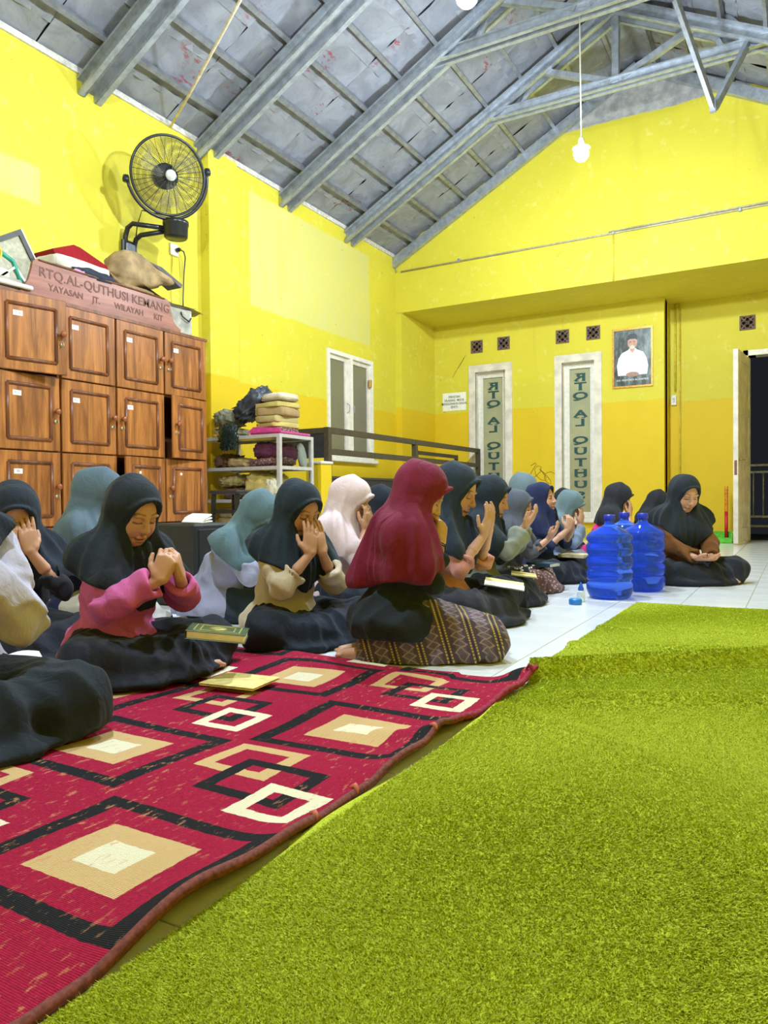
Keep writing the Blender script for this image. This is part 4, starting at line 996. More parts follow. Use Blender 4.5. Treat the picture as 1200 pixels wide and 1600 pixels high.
for r, (z0, z1) in enumerate(ROWS):
    h = z1-z0-.006
    if round(h, 3) not in dm: dm[round(h, 3)] = (door_mesh(h), mould_mesh(h))
    dme, mme = dm[round(h, 3)]
    for c in range(4):
        side = KN[(r, c)]; op = OPEN.get((r, c), 0); y = c*LCW+.010
        hingeR = side == 0
        dr = link('door', dme, lk, (DT/2+.001, y, z0+.003))
        if op and not hingeR: dr.rotation_euler = (0, 0, -math.radians(op))
        elif op:
            a = math.radians(op); dr.rotation_euler = (0, 0, a); dr.location = (DT/2+.001+DW*math.sin(a), y+DW*(1-math.cos(a)), z0+.003)
        link('moulding', mme, dr)
        if side is not None:
            ky = DW-.035 if side == 1 else .035
            link('knob', knob, dr, (DT/2, ky, h*.5+.02)); link('lock', lock, dr, (DT/2, ky, h*.5-.05))
        if (r, c) in TAGS:
            tg = link('paper_tag', tagm, dr, (DT/2+.0005, .085+(.0 if c else .03), h-.155))
            text_obj('tag_number', TAGS[(r, c)], .024, Matrix.Translation((.0022, .031, .017)) @ frame_M((0, 0, 0), (0, 1, 0), (0, 0, 1)), M_GLYPH, tg, depth=.0006) if False else None
            me = text_mesh(TAGS[(r, c)], .024, depth=.0006); me.transform(Matrix.Translation((.0018, .031, .017)) @ frame_M((0, 0, 0), (0, 1, 0), (0, 0, 1))); me.materials.clear(); me.materials.append(M_GLYPH)
            me2 = bpy.data.meshes.new('x'); 
            o2 = link('paper_number', me, dr, tg.location); bpy.data.meshes.remove(me2)
        elif (r, c) in ((2, 2), (2, 3)):
            link('paper_scrap', tagm, dr, (DT/2+.0005, .15, h-.13), scale=(1, .35, .6))
# carved header board
bd = [(.20, 0), (.20, .03), (.235, .05), (.262, .09), (.285, .16), (.30, .225), (.33, .25), (.42, .252), (1.45, .252), (1.53, .248), (1.565, .22), (1.575, .15), (1.60, .08), (1.64, .045), (1.68, .025), (1.68, 0)]
b_o = MB().prism(bd, .024, frame_M((-.012, 0, 2.03), (0, 1, 0), (0, 0, 1))).build('header_board', M_WOODB, lk)
M_CARVE = plain('carved_letter', (108, 66, 52), .6)
for txt, sz, z, yc in (('RTQ.', .096, .165, .45), ('AL-QUTHUSI', .096, .165, .845), ('KEMANG', .096, .165, 1.355), ('YAYASAN', .064, .075, .56), ('JT.', .064, .075, .82), ('WILAYAH', .064, .075, 1.13), ('KIT', .064, .075, 1.43)):
    me = text_mesh(txt, sz, depth=.006, offset=.001, spacing=1.02); me.transform(frame_M((.0115, yc, 2.03+z), (0, 1, 0), (0, 0, 1))); me.materials.clear(); me.materials.append(M_CARVE); link('carved_lettering', me, lk if False else b_o)
MB().tube([(.013, .34, 2.275), (.013, 1.50, 2.275)], .007, 6).build('board_bead', M_WOODD, b_o)

# ---- soft shapes
def blob_fn(rad, p=2.5, nz=.02, seed=0, sag=0.):
    rr = np.random.default_rng(seed); ph = rr.uniform(0, 6.28, 8); fr = rr.uniform(2, 6, 8)
    def f(u, v):
        th = (u-.5)*math.pi*.998; la = v*2*math.pi
        def sp(w, m): return math.copysign(abs(w)**(2/m), w)
        x = sp(math.cos(th), p)*sp(math.cos(la), p); y = sp(math.cos(th), p)*sp(math.sin(la), p); z = sp(math.sin(th), p)
        n = sum(math.sin(fr[i]*(x*1.3+y*(i % 3-1)+z*(i % 2)*2)*2+ph[i]) for i in range(8))/8
        n2 = 1-2*abs(math.sin((x*7+y*5-z*9)+3*n+ph[0]))**.5
        k = 1+nz*4*n+nz*1.2*n2
        return Vector((x*rad[0]*k, y*rad[1]*k, z*rad[2]*(k if z < .5 or not sag else k-sag*(1-x*x))))
    return f
def blob(name, c, rad, mat, rot=(0, 0, 0), p=2.5, nz=.02, seed=0, n=(20, 36), parent=None, **k):
    f = blob_fn(rad, p, nz, seed); R = Euler(rot).to_matrix()
    m = MB(); m.grid(lambda u, v: R @ f(u, v), *n); o = m.build(name, mat, parent, **k); o.location = c; return o
M_KHAKI = cloth('khaki_cloth', (176, 158, 104)); M_TAN = cloth('tan_cloth', (168, 140, 96)); M_PLUM = cloth('plum_cloth', (92, 44, 66)); M_GREYBAG = plain('grey_black_plastic', (70, 76, 86), .3, var=.3, scale=12, bump=.3)
M_REDC = cloth('red_cushion', (150, 26, 34)); M_WCL = cloth('white_cloth', (226, 220, 208)); M_BROWNP = plain('brown_paper', (164, 136, 96), .8, var=.2, scale=8, bump=.3); M_GREYP = plain('grey_sheet', (170, 164, 148), .6, var=.15, scale=8)
def folded(name, c, size, n, mats, label, cat, group=None, rz=0, seed=0):
    """a folded textile: n soft layers joined by rounded folds, one mesh per layer"""
    t = empty(name, c, rz, label=label, cat=cat, group=group); rr = random.Random(seed); wts = [rr.uniform(.6, 1.4) for _ in range(n)]; tot = sum(wts); zb = 0
    for i in range(n):
        h = size[2]*wts[i]/tot; zc = zb+h/2; zb += h
        f = blob_fn((size[0]/2*rr.uniform(.82, 1.0), size[1]/2*rr.uniform(.86, 1.0), h*.56), 7.0, .016, seed+i)
        dx, dy, tl = rr.uniform(-.01, .01), rr.uniform(-.01, .01), rr.uniform(-.03, .03)
        Rz = Matrix.Rotation(rr.uniform(-.12, .12), 3, 'Z'); m = MB(); m.grid(lambda u, v: Rz @ f(u, v)+Vector((dx, dy, zc+tl*f(u, v).x)), 16, 48); m.build('fold_layer', mats[i % len(mats)], t)
    return t
# ---- things lying on top of the lockers (top at z = 2.03)
fr = empty('picture_frame', (-4.86, 3.22, 2.03), label='large empty picture frame with black rim leaning above the lockers', cat='frame')
M = frame_M((0, 0, 0), (0, .85, .53), (.03, -.53, .85)); fm = lambda q: M.to_3x3() @ Vector(q)
W2, H2 = .175, .195
def fbox(a, b, c, d, z0, z1): return [fm(q) for q in ((a, c, z0), (b, c, z0), (b, d, z0), (a, d, z0), (a, c, z1), (b, c, z1), (b, d, z1), (a, d, z1))]
BF = [(0, 3, 2, 1), (4, 5, 6, 7), (0, 1, 5, 4), (1, 2, 6, 5), (2, 3, 7, 6), (3, 0, 4, 7)]
oz = Vector((0, .067, .262))
def fadd(m, *a): m.add([v+oz for v in fbox(*a)], BF)
m = MB(); fadd(m, -W2, W2, -H2, H2, -.008, 0); m.build('backing', plain('frame_backing', (186, 180, 156), .6), fr)
m = MB(); fadd(m, -W2, W2, H2-.035, H2, 0, .012); fadd(m, W2-.035, W2, -H2, H2-.035, 0, .012); fadd(m, -W2, W2-.035, -H2, -H2+.035, 0, .012); m.build('rim', plain('frame_rim', (62, 60, 58), .45), fr)
m = MB(); fadd(m, W2, W2+.010, -H2, H2, -.010, .013); m.build('rim_edge', M_WHITE, fr)
t = empty('clutter_tray', (-4.66, 3.10, 2.03), label='white tray of odds and ends at the left end of the locker top', cat='tray')
mb = MB(); mb.bbox((0, 0, .03), (.2, .26, .03), .008); mb.bar((.0, -.12, .03), (.0, .05, .17), .06, .014); mb.bar((.0, .05, .17), (.02, .13, .05), .06, .014); mb.bbox((-.03, -.05, .09), (.12, .12, .1), .02); mb.build('tray_body', M_WHITE, t)
MB().bbox((.03, -.02, .055), (.1, .16, .03), .01).build('folded_paper', M_GREYP, t)
MB().tube([(.02, -.14, .23), (.02, -.05, .235), (.02, .03, .20), (.02, .07, .12), (.03, .08, .06)], .016, 8).build('teal_strap', plain('teal_strap', (46, 150, 128), .5), t)
MB().tube([Vector((.04, -.10+.035*math.cos(a), .225+.045*math.sin(a))) for a in [i*.5236 for i in range(12)]], .008, 6, closed=True).build('yellow_ring', plain('yellow_plastic', (232, 196, 40), .4), t)
bk = empty('leaning_folder', (-4.80, 3.50, 2.03), label='grey folders leaning beside the red cushion on the lockers', cat='folder')
for i, c in enumerate(((92, 92, 98), (110, 106, 104), (74, 74, 84))):
    MB().bbox((0, i*.03+.02, .19), (.22, .015, .36), .003, (0.0, 0, 0)).build('folder', plain('folder_%d' % i, c, .5), bk); bk.children[-1].rotation_euler = (-.35, 0, 0)
MB().prism([(-.02, .02), (.46, 0), (.50, .035), (.20, .125), (.14, .13), (-.04, .05)], .24, frame_M((-4.99, 3.56, 2.40), (0, 1, 0), (0, 0, 1))).build('cushion_wedge', M_REDC, label='red wedge cushion lying on top of the lockers', cat='cushion')
folded('white_cloth', (-4.82, 3.74, 2.03), (.32, .52, .37), 4, [M_WCL, M_WCL, M_GREYP], 'folded white cloths stacked below the red cushion', 'cloth', seed=4)
blob('dark_scarf', (-4.67, 3.80, 2.29), (.10, .20, .05), cloth('navy_scarf', (52, 56, 70)), nz=.05, seed=3, rot=(-.05, 0, 0), label='crumpled dark cloth behind the carved header board', cat='cloth')
blob('pink_cloth', (-4.63, 3.66, 2.285), (.04, .07, .025), cloth('pink_cloth', (222, 150, 190)), nz=.05, seed=4, label='small pink cloth peeping over the carved board', cat='cloth')
t = empty('paper_bag', (-4.76, 4.31, 2.03), label='crumpled brown paper bag below the wall fan', cat='bag')
def bagf(u, v):
    y = (u-.5)*.60; a = v*2*math.pi; e_ = min(1, math.sqrt(u*5)+.02); w = .14*(1-.25*u)*e_; hgt = (.17-.13*max(0, (u-.35)/.65))*e_; c_, s_ = math.cos(a), math.sin(a)
    return (w*math.copysign(abs(c_)**.6, c_)+.01*math.sin(9*u+5*a), y+.012*math.sin(7*a+4*u), .40+.05*math.sin(2*u)+hgt*math.copysign(abs(s_)**.7, s_)*.9+.012*math.sin(13*u+3*a))
MB().grid(bagf, 18, 28).build('bag_body', M_BROWNP, t)
MB().prism([(.02, .54), (.18, .53), (.42, .44), (.40, .41), (.2, .49)], .16, frame_M((-.06, 0, 0), (0, 1, 0), (0, 0, 1))).build('bag_mouth', plain('dark_paper', (96, 88, 90), .7), t)
MB().bbox((0, -.08, .15), (.26, .36, .30), .03).build('carton_below', plain('carton', (150, 124, 92), .85), t)
t = empty('grey_bundle', (-4.78, 4.70, 2.03), label='flat grey plastic sheets piled at the right end of the lockers', cat='bundle')
def shf(u, v): return (-.15+.30*v, -.42+u*.60, .30+.04*math.sin(5*u+2*v)-.06*u+.015*math.sin(17*v+6*u))
MB().grid(shf, 16, 10).build('sheet', M_GREYP, t); 
def shf2(u, v): return (-.15+.30*v, -.42+u*.70, .27+.02*math.sin(6*u+3*v)-.05*u+.010*math.sin(13*v+4*u))
MB().grid(shf2, 16, 10).build('sheet', plain('olive_sheet', (168, 158, 100), .6), t); MB().bbox((0, -.06, .13), (.24, .42, .25), .02).build('carton', plain('grey_carton', (176, 172, 160), .7, var=.2, scale=9), t)
MB().tube([(.123, .0, .20), (.14, .0, .16), (.14, .08, .13), (.123, .12, .17)], .006, 6).build('carton_strap', M_BLACK, t)

# ---- wall fan
fan = empty('wall_fan', (-5.03, 4.46, 2.80), label='black wall fan with round wire cage above the lockers', cat='fan')
FC = Vector((.46, .03, .50)); ff = Vector((.80, -.42, -.28)).normalized(); FS = ff.cross(Vector((0, 0, 1))).normalized(); FU = FS.cross(ff); FR = .305
# image-tilted yoke axis
ca, sa = math.cos(-.30), math.sin(-.30); FA = -FS*ca*-1; YA = (-FS*ca+FU*sa)
def fp(r, a, z): return FC+(FS*math.cos(a)+FU*math.sin(a))*r+ff*z
M_FANB = plain('fan_black', (34, 35, 42), .3); M_WIRE = plain('fan_wire', (66, 64, 52), .35, .3)
def smoke():
    t = NT('smoke_blade'); t.b.inputs['Transmission Weight'].default_value = .8; t.b.inputs['IOR'].default_value = 1.05
    return t.fin(t.mix(t.noise(9, 2), (.62, .60, .50), (.72, .70, .58)), .2)
M_SMOKE = smoke()
def dome(r, zf): return zf*(1-(r/FR)**2.6)
ring = MB()
for zf, sg in ((.075, 1), (.07, -1)):
    for r in [FR*(.24+.76*i/23) for i in range(24)]:
        ring.tube([fp(r, 2*math.pi*k/40, sg*dome(r, zf)) for k in range(40)], .0017, 4, closed=True)
ring.build('cage_rings', M_WIRE, fan, kind='stuff')
for k in range(20):
    a = 2*math.pi*k/20
    MB().tube([fp(FR*q, a, dome(FR*q, .075)+.002) for q in (.12, .4, .65, .85, 1)], .0026, 4).build('cage_spoke', M_FANB, fan)
sp = MB()
for k in range(20): sp.tube([fp(FR*q, 2*math.pi*(k+.5)/20, -dome(FR*q, .07)) for q in (.2, .5, .8, 1)], .002, 4)
sp.build('rear_spokes', M_FANB, fan)
MB().tube([fp(FR, 2*math.pi*k/48, 0) for k in range(48)], .011, 8, closed=True).build('cage_rim', M_FANB, fan)
RB = Matrix((FS, FU, ff)).transposed()
MB().lathe([(.10, -.16), (.105, -.09), (.10, -.06), (.085, -.05)], FC, 24, RB).build('motor', M_FANB, fan)
MB().lathe([(.001, .085), (.042, .083), (.044, .070), (.044, .06)], FC, 24, RB, cap=False).build('badge', plain('badge_grey', (206, 206, 204), .4), fan)
MB().lathe([(.034, -.03), (.034, .02), (.02, .03), (.001, .032)], FC, 16, RB).build('hub', M_FANB, fan)
for k in range(3):
    a0 = 2*math.pi*k/3
    m = MB(); m.grid(lambda u, v: fp(.03+.215*u, a0+(.9*(v-.5))*(1-.25*u)+.5*u, .02-.045*(v-.5)), 8, 8); m.build('blade', M_SMOKE, fan)
yk = []
ax0 = Vector(-FS*math.cos(-.28)+FU*-math.sin(-.28)).normalized(); dn = ff.cross(ax0); dn = dn if dn.z < 0 else -dn
yk = [FC+(ax0*math.cos(a)+dn*math.sin(a))*(FR+.03)-ff*.02 for a in [math.pi*i/20 for i in range(21)]]
MB().tube(yk, .015, 8).build('yoke', M_FANB, fan)
for e in (yk[0], yk[-1]): MB().lathe([(.026, -.02), (.030, 0), (.024, .03)], e+(FC-e).normalized()*-.01, 12).build('tilt_knob', M_FANB, fan)
BB = yk[10]+Vector((0, 0, -.09))
MB().lathe([(.090, -.075), (.098, -.065), (.102, .03), (.108, .035), (.108, .065), (.05, .090)], BB, 24).build('swivel_base', M_FANB, fan)
for s, dz in ((-.05, .02), (.04, -.05)):
    MB().tube([(.03, s, -.10), (.03, s, .03+dz), (.06, s, .10+dz), (.12, s, .125+dz), (BB.x-.05, BB.y+s*.4, BB.z+.01)], .021, 8).build('bracket_arm', M_FANB, fan)
MB().bbox((.02, 0, -.08), (.04, .16, .22), .01).build('wall_plate', M_FANB, fan)
MB().bbox((.045, -.01, -.07), (.03, .10, .14), .01).build('speed_switch', plain('switch_blue_grey', (120, 126, 146), .4), fan)
MB().tube([yk[8]+Vector((-.05, 0, -.02)), (.2, -.02, .25), (.10, .02, .16), (.08, .01, .0)], .005, 6).build('fan_cord', M_FANB, fan)
sk = empty('wall_socket', (XL+.002, 5.01, 2.92), label='white wall socket with black plug below the fan', cat='socket')
MB().bbox((.01, 0, 0), (.022, .10, .11), .006).build('socket_plate', M_WHITE, sk); MB().lathe([(.018, 0), (.02, .03), (.01, .05)], (.02, .02, .0), 10, Matrix.Rotation(math.pi/2, 3, 'Y')).build('plug', M_BLACK, sk)
MB().tube([(.06, .02, .0), (.07, .06, -.01), (.05, .10, -.05), (.03, .10, -.2), (.03, .085, -.42), (.03, .08, -.60)], .006, 6).build('plug_cord', M_BLACK, sk)
MB().tube([(.01, -.02, -.05), (.012, -.03, -.2), (.012, -.05, -.35), (.012, -.03, -.62)], .004, 6).build('painted_wire', plain('painted_pipe', (220, 196, 60), .5), sk)

# ---- aluminium glass cabinet stuffed with textiles
CX0, CX1, CY0, CY1, CZ = -5.02, -4.30, 5.80, 6.30, 1.235
CX0, CX1, CY0, CY1, CZ = -4.92, -4.0, 5.21, 5.73, 1.19
gc = empty('glass_cabinet', (CX1, CY0, 0), label='aluminium framed glass cabinet full of folded textiles', cat='cabinet')
M_ALU = plain('aluminium', (206, 204, 206), .35, .35, var=.05)
w_, d_ = CX0-CX1, CY1-CY0; q_ = .035
for x in (0, w_+q_):
    for y in (q_, d_): MB().b2((x-q_, y-q_, 0), (x, y, CZ)).build('post', M_ALU, gc)
for z in (.0, .58, .875, CZ-.03):
    for a, b in (((w_+q_, 0, z), (-q_, q_*.8, z+.03)), ((w_+q_, d_-q_, z), (-q_, d_, z+.03)), ((-q_, q_, z), (0, d_-q_, z+.03)), ((w_, q_, z), (w_+q_, d_-q_, z+.03))): MB().b2(a, b).build('rail', M_ALU, gc)
for z in (.592, .887, CZ-.012): MB().b2((w_+q_, .01, z), (-q_, d_-.01, z+.006)).build('shelf', plain('shelf_glass', (120, 124, 124), .25), gc)
def clear():
    t = NT('clear_glass'); n = t.noise(4, 2); t.b.inputs['Transmission Weight'].default_value = 1; t.b.inputs['IOR'].default_value = 1.1
    return t.fin(t.mix(n, (.9, .93, .92), (.96, .97, .97)), .02)
M_CLEAR = clear()
MB().b2((-q_*.6, q_, .03), (-q_*.6+.004, d_-q_, CZ-.03)).build('pane', M_CLEAR, gc)
TX = [(M_TAN, M_KHAKI), (M_KHAKI, M_TAN), (M_PLUM, M_TAN)]
FLR = cloth('floral_cloth', (190, 150, 110), 'floral')
# shelf contents: each a folded textile of its own
BRN = cloth('brown_cloth', (112, 82, 62)); GOLD = cloth('gold_cloth', (196, 176, 104)); DKC = cloth('dark_cloth', (50, 44, 46))
def bundle(x, y, z, rx, ry, rz, mat, lab, seed, rot=(0, 0, 0), nz=.05, p=3.2): blob('cloth_bundle', (x, y, z), (rx, ry, rz), mat, rot, p, nz, seed, (26, 48), label=lab, cat='cloth', group='textiles in the glass cabinet')
bundle(-4.22, 5.45, 1.045, .17, .20, .085, M_PLUM, 'plum cloth hanging under the top of the cabinet', 21, (0, .12, 0))
bundle(-4.25, 5.44, .945, .19, .19, .050, FLR, 'floral tan bundle on the right of the upper cabinet shelf', 22, (0, -.08, 0), .04)
bundle(-4.55, 5.44, .945, .15, .19, .052, M_TAN, 'tan folded bundle in the middle of the upper cabinet shelf', 23, (0, .1, 0))
bundle(-4.77, 5.44, .965, .09, .18, .072, BRN, 'brown patterned bundle at the left of the upper cabinet shelf', 24, (0, -.3, 0), .07)
bundle(-4.31, 5.42, .730, .18, .18, .130, GOLD, 'big golden khaki bundle on the lower cabinet shelf', 25, (0, .15, 0), .055)
bundle(-4.62, 5.43, .660, .13, .19, .060, BRN, 'brown bundle low on the lower cabinet shelf', 26, (0, 0, 0), .06)
bundle(-4.66, 5.43, .780, .15, .18, .060, M_KHAKI, 'khaki bundle on top of the brown one in the lower shelf', 27, (0, -.1, 0), .06)
bundle(-4.09, 5.40, .655, .045, .16, .060, M_TAN, 'small tan bundle beside the front cabinet post', 28, (0, 0, 0), .07)
folded('folded_mat', (-4.45, 5.46, .035), (.80, .42, .50), 6, [M_TAN, M_KHAKI, FLR, DKC], 'tall stack of mats in the bottom of the cabinet', 'mat', seed=42)
blob('white_roll', (-4.06, 5.62, 1.01), (.035, .05, .125), cloth('pale_blue_cloth', (196, 206, 206)), rot=(.30, .0, 0), seed=5, label='pale rolled cloth standing in the right cabinet corner', cat='cloth')
blob('fringe_bundle', (-4.08, 5.20, .70), (.06, .05, .085), cloth('fringe', (206, 196, 170)), nz=.12, seed=8, label='pale fringed bundle hanging by the cabinet post', cat='cloth')
# on top of the cabinet
tr = MB().bbox((-4.17, 5.45, CZ+.014), (.36, .46, .022), .01).build('pink_tray', plain('magenta_plastic', (214, 70, 150), .35), label='magenta plastic tray on top of the glass cabinet', cat='tray')
MB().prism([(-.19, .0), (.19, .0), (.17, .03), (-.12, .05)], .008, frame_M((-4.17, 5.215, CZ+.02), (1, 0, 0), (0, -.1, 1))).build('tray_lip', plain('magenta_plastic', (214, 70, 150), .35), tr)
folded('mat_stack', (-4.20, 5.45, CZ+.028), (.33, .36, .27), 5, [FLR, GOLD, M_KHAKI, M_TAN, GOLD], 'high stack of folded khaki mats on the magenta tray', 'mat', seed=31)
blob('beige_roll', (-4.17, 5.45, CZ+.345), (.14, .18, .04), cloth('beige_roll', (206, 194, 168)), nz=.03, p=3, seed=33, rot=(0, -.08, 0), label='beige rolled cloth topping the khaki mat stack', cat='cloth')
blob('plastic_bundle', (-4.46, 5.44, CZ+.315), (.20, .15, .095), M_GREYBAG, rot=(.1, -.62, .1), nz=.075, seed=6, p=3, n=(30, 56), label='shiny grey and black plastic bundle on the cabinet pile', cat='bag')
blob('grey_sack', (-4.76, 5.44, CZ+.19), (.13, .16, .09), cloth('grey_sack', (134, 134, 112)), nz=.06, seed=7, n=(26, 48), label='grey cloth sack on the left of the glass cabinet', cat='bag')
folded('yellow_mats', (-4.75, 5.45, CZ+.002), (.25, .34, .10), 3, [cloth('ochre', (196, 150, 60)), M_GREYP, M_KHAKI], 'thin ochre and grey mats below the grey sack', 'mat', seed=40)
blob('sequin_cloth', (-4.56, 5.175, CZ-.01), (.11, .035, .12), plain('sequin', (44, 58, 56), .25, .3, var=.45, scale=120), nz=.10, seed=9, n=(26, 48), label='dark glittering cloth spilling over the cabinet edge', cat='cloth')

# ---- railing round the stair
M_RAIL = plain('rail_brown', (70, 62, 52), .45)
RX = -4.20
rl = empty('stair_railing', (RX, 6.27, 0), label='dark brown stair railing before the yellow walls', cat='railing')
for z in (1.310, 1.093): MB().b2((-.025, 0, z-.030), (.025, 4.05, z+.030)).build('rail', M_RAIL, rl)
for y in (.0, 1.95, 4.02): MB().b2((-.028, y-.032, 0), (.028, y+.032, 1.339)).build('post', M_RAIL, rl)
MB().b2((-.75, -.03, 1.28), (-.028, .02, 1.335)).build('rail', M_RAIL, rl)
MB().b2((-.70, -.022, 1.03), (-.029, .010, 1.279)).build('panel', plain('railing_panel', (44, 48, 56), .4), rl)
r2 = empty('inner_railing', (-4.50, 8.85, 0), label='second lower railing behind the long stair railing', cat='railing')
for z in (1.225, 1.135, .98): MB().b2((-.02, 0, z-.024), (.02, 1.34, z+.024)).build('rail', M_RAIL, r2)
for y in (0, 1.32): MB().b2((-.021, y-.024, 0), (.021, y+.024, 1.25)).build('post', M_RAIL, r2)
po = empty('yellow_post', (RX-.02, 6.20, 0), label='short yellow masonry post at the railing end', cat='post')
MB().b2((-.09, -.16, 0), (.09, .03, .955)).build('shaft', M_WR, po); MB().bbox((0, -.065, .97), (.21, .22, .028), .008).build('cap', M_WHITE2, po)
dk = empty('dark_panel', (-4.96, 8.3, 0), label='low dark panel added against the yellow wall behind the railing', cat='board')  # added panel filling an unidentified dark area low on the wall
MB().bbox((0, 0, .44), (.04, 1.9, .88), .006).build('panel_face', plain('panel_dark', (58, 58, 62), .5), dk); MB().bbox((.022, 0, .87), (.03, 1.92, .03), .005).build('panel_rail', plain('panel_edge', (84, 76, 66), .5), dk)

# ---- portrait, notice, sticker on the recess wall
pf = empty('framed_portrait', (-1.985, YR-.006, 2.492), label='gilt framed portrait of a man in white shirt and black cap', cat='picture')
hw, hh = .268, .403; m = MB()
for a, b in (((-hw, -.016, -hh), (-hw+.026, .004, hh)), ((hw-.026, -.016, -hh), (hw, .004, hh)), ((-hw+.026, -.016, hh-.026), (hw-.026, .004, hh)), ((-hw+.026, -.016, -hh), (hw-.026, .004, -hh+.026))): m.b2(a, b)
m.build('gilt_frame', plain('gilt', (206, 150, 50), .35, .3, var=.25, scale=80), pf)
def leafy():
    t = NT('print_backdrop'); n = t.noise(9, 5, .7, t.mapping((1.0, 1, .35))); c = t.mix(t.ramp(n, .4, .66), lin((44, 50, 52)), lin((120, 132, 130))); return t.fin(c, .3)
pr = MB(); pr.b2((-hw+.024, -.006, -hh+.024), (hw-.024, 0, hh-.024)); pr.build('print_backdrop', leafy(), pf)
def flat(name, pts, y, mat, par=pf): return MB().prism(pts, .0012, frame_M((0, y, 0), (1, 0, 0), (0, 0, 1))).build(name, mat, par)
def ellp(cx, cz, rx, rz, n=20, a0=0, a1=6.2832): return [(cx+rx*math.cos(a0+(a1-a0)*i/n), cz+rz*math.sin(a0+(a1-a0)*i/n)) for i in range(n+(a1-a0 < 6))]
M_PSK = plain('print_skin', (196, 148, 124), .4); M_PWH = plain('print_white', (236, 236, 232), .4, var=.03); M_PBK = plain('print_black', (30, 28, 36), .4)
flat('print_shirt', [(-.19, -.235), (-.205, -.10), (-.185, .0), (-.14, .07), (-.06, .105), (-.03, .135), (.03, .135), (.06, .105), (.14, .065), (.185, -.02), (.205, -.12), (.19, -.235)], -.0064, M_PWH)
flat('print_neck', [(-.035, .15), (.035, .15), (.03, .10), (.0, .065), (-.03, .10)], -.0076, M_PSK)
flat('print_face', ellp(0, .205, .062, .082), -.0088, M_PSK)
flat('print_beard', ellp(0, .142, .034, .026), -.0100, plain('print_grey', (208, 196, 188), .4))
flat('print_cap', [(-.066, .235), (-.058, .300), (-.02, .325), (.03, .325), (.06, .298), (.066, .235), (.03, .252), (-.03, .252)], -.0100, M_PBK)
flat('print_hands', ellp(.0, -.225, .085, .032), -.0076, plain('print_hand', (168, 124, 104), .4))
for sx in (-1, 1): flat('print_lens', ellp(sx*.026, .212, .018, .012, 10), -.0100, plain('print_lens', (150, 104, 92), .4))
me = text_mesh('KH. MUHTADI AL-HAMIDI', .036, depth=.0006); me.transform(frame_M((0, -.0082, -.30), (1, 0, 0), (0, 0, 1))); me.materials.clear(); me.materials.append(M_PWH); link('caption', me, pf)
nt = empty('paper_notice', (-4.625, YR-.003, 2.085), label='white paper notice taped beside the left lettered window', cat='notice')
MB().b2((-.195, -.001, -.135), (.195, .002, .14)).build('sheet', M_PAPER, nt)
for i, tx in enumerate(('PERHATIAN', 'DILARANG - MASUK', 'MENGGUNAKAN SANDAL', 'SEPATU')):
    me = text_mesh(tx, .05, depth=.0006, offset=.0006); me.transform(frame_M((0, -.0022, .075-i*.052), (1, 0, 0), (0, 0, 1)) @ Matrix.Diagonal((.72, 1, 1, 1))); me.materials.clear(); me.materials.append(plain('ink', (50, 52, 60), .7)); link('lettering', me, nt)
rs = empty('yellow_strip', (-4.54, YR-.003, 2.62), label='slanted yellow printed strip stuck under the vent block', cat='sticker')
MB().bar((-.11, 0, -.16), (.11, 0, .16), .003, .05, (0, 1, 0)).build('strip', plain('strip_yellow', (214, 196, 50), .5), rs); rs.children[-1].name = 'strip'
MB().bar((-.055, -.003, -.08), (.085, -.003, .12), .002, .018, (0, 1, 0)).build('strip_print', plain('strip_ink', (92, 84, 40), .6), rs)
# pencil scribble on the recess wall
sq = [( -3.42+.012*i+.07*math.sin(i*1.05), YR-.001, 1.02+.10*math.sin(i*.83+.5)-.006*i) for i in range(26)]
MB().tube(sq, .004, 4).build('scribble', plain('scribble_ink', (120, 96, 30), .8), bpy.data.objects['wall_recess'])

# ---- long handled dustpan
dp = empty('dustpan', (-.90, 10.50, 0), label='green dustpan with an orange and red upright handle', cat='dustpan')
M_DPG = plain('green_plastic', (96, 200, 50), .4)
m = MB(); m.b2((-.14, -.13, .004), (.14, .10, .016)); m.b2((-.14, -.13, .004), (-.128, .10, .12)); m.b2((.128, -.13, .004), (.14, .10, .12)); m.b2((-.14, .088, .004), (.14, .10, .14)); m.b2((-.14, -.14, .004), (.14, -.128, .07)); m.build('pan', M_DPG, dp)
MB().lathe([(.022, .02), (.022, .40)], (.06, .05, 0), 12).build('handle_lower', plain('red_plastic', (206, 36, 40), .4), dp)
MB().lathe([(.02, .40), (.022, .41), (.022, .72), (.018, .73)], (.06, .05, 0), 12).build('handle_upper', plain('orange_plastic', (232, 140, 30), .4), dp)
for i in range(5): MB().lathe([(.0235, -.004), (.0235, .004)], (.06, .05, .50+.045*i), 12).build('grip_ring', plain('orange_dark', (204, 110, 24), .4), dp)

# ---- blue water jugs
def jugmat():
    t = NT('blue_jug'); n = t.noise(3, 2); t.b.inputs['Transmission Weight'].default_value = .8; t.b.inputs['IOR'].default_value = 1.2
    return t.fin(t.mix(n, lin((70, 120, 255)), lin((96, 146, 255))), .05)
M_JUG = jugmat()
prof = [(.001, .006), (.105, .0), (.120, .012), (.128, .03)]
for i in range(4):
    z = .05+i*.076; prof += [(.135, z), (.136, z+.036), (.128, z+.045), (.123, z+.053), (.128, z+.061), (.135, z+.070)]
prof += [(.136, .36), (.130, .375), (.112, .392), (.080, .41), (.046, .428), (.031, .440), (.028, .455), (.028, .478), (.031, .48), (.031, .492), (.026, .492), (.001, .486)]
jm = MB().lathe(prof, n=40, cap=False).mesh('jug_body', M_JUG); jc = MB().lathe([(.0325, .462), (.0335, .466), (.0335, .492), (.030, .496), (.001, .497)], n=20, cap=False).mesh('neck_ring', plain('blue_ring', (30, 52, 190), .3))
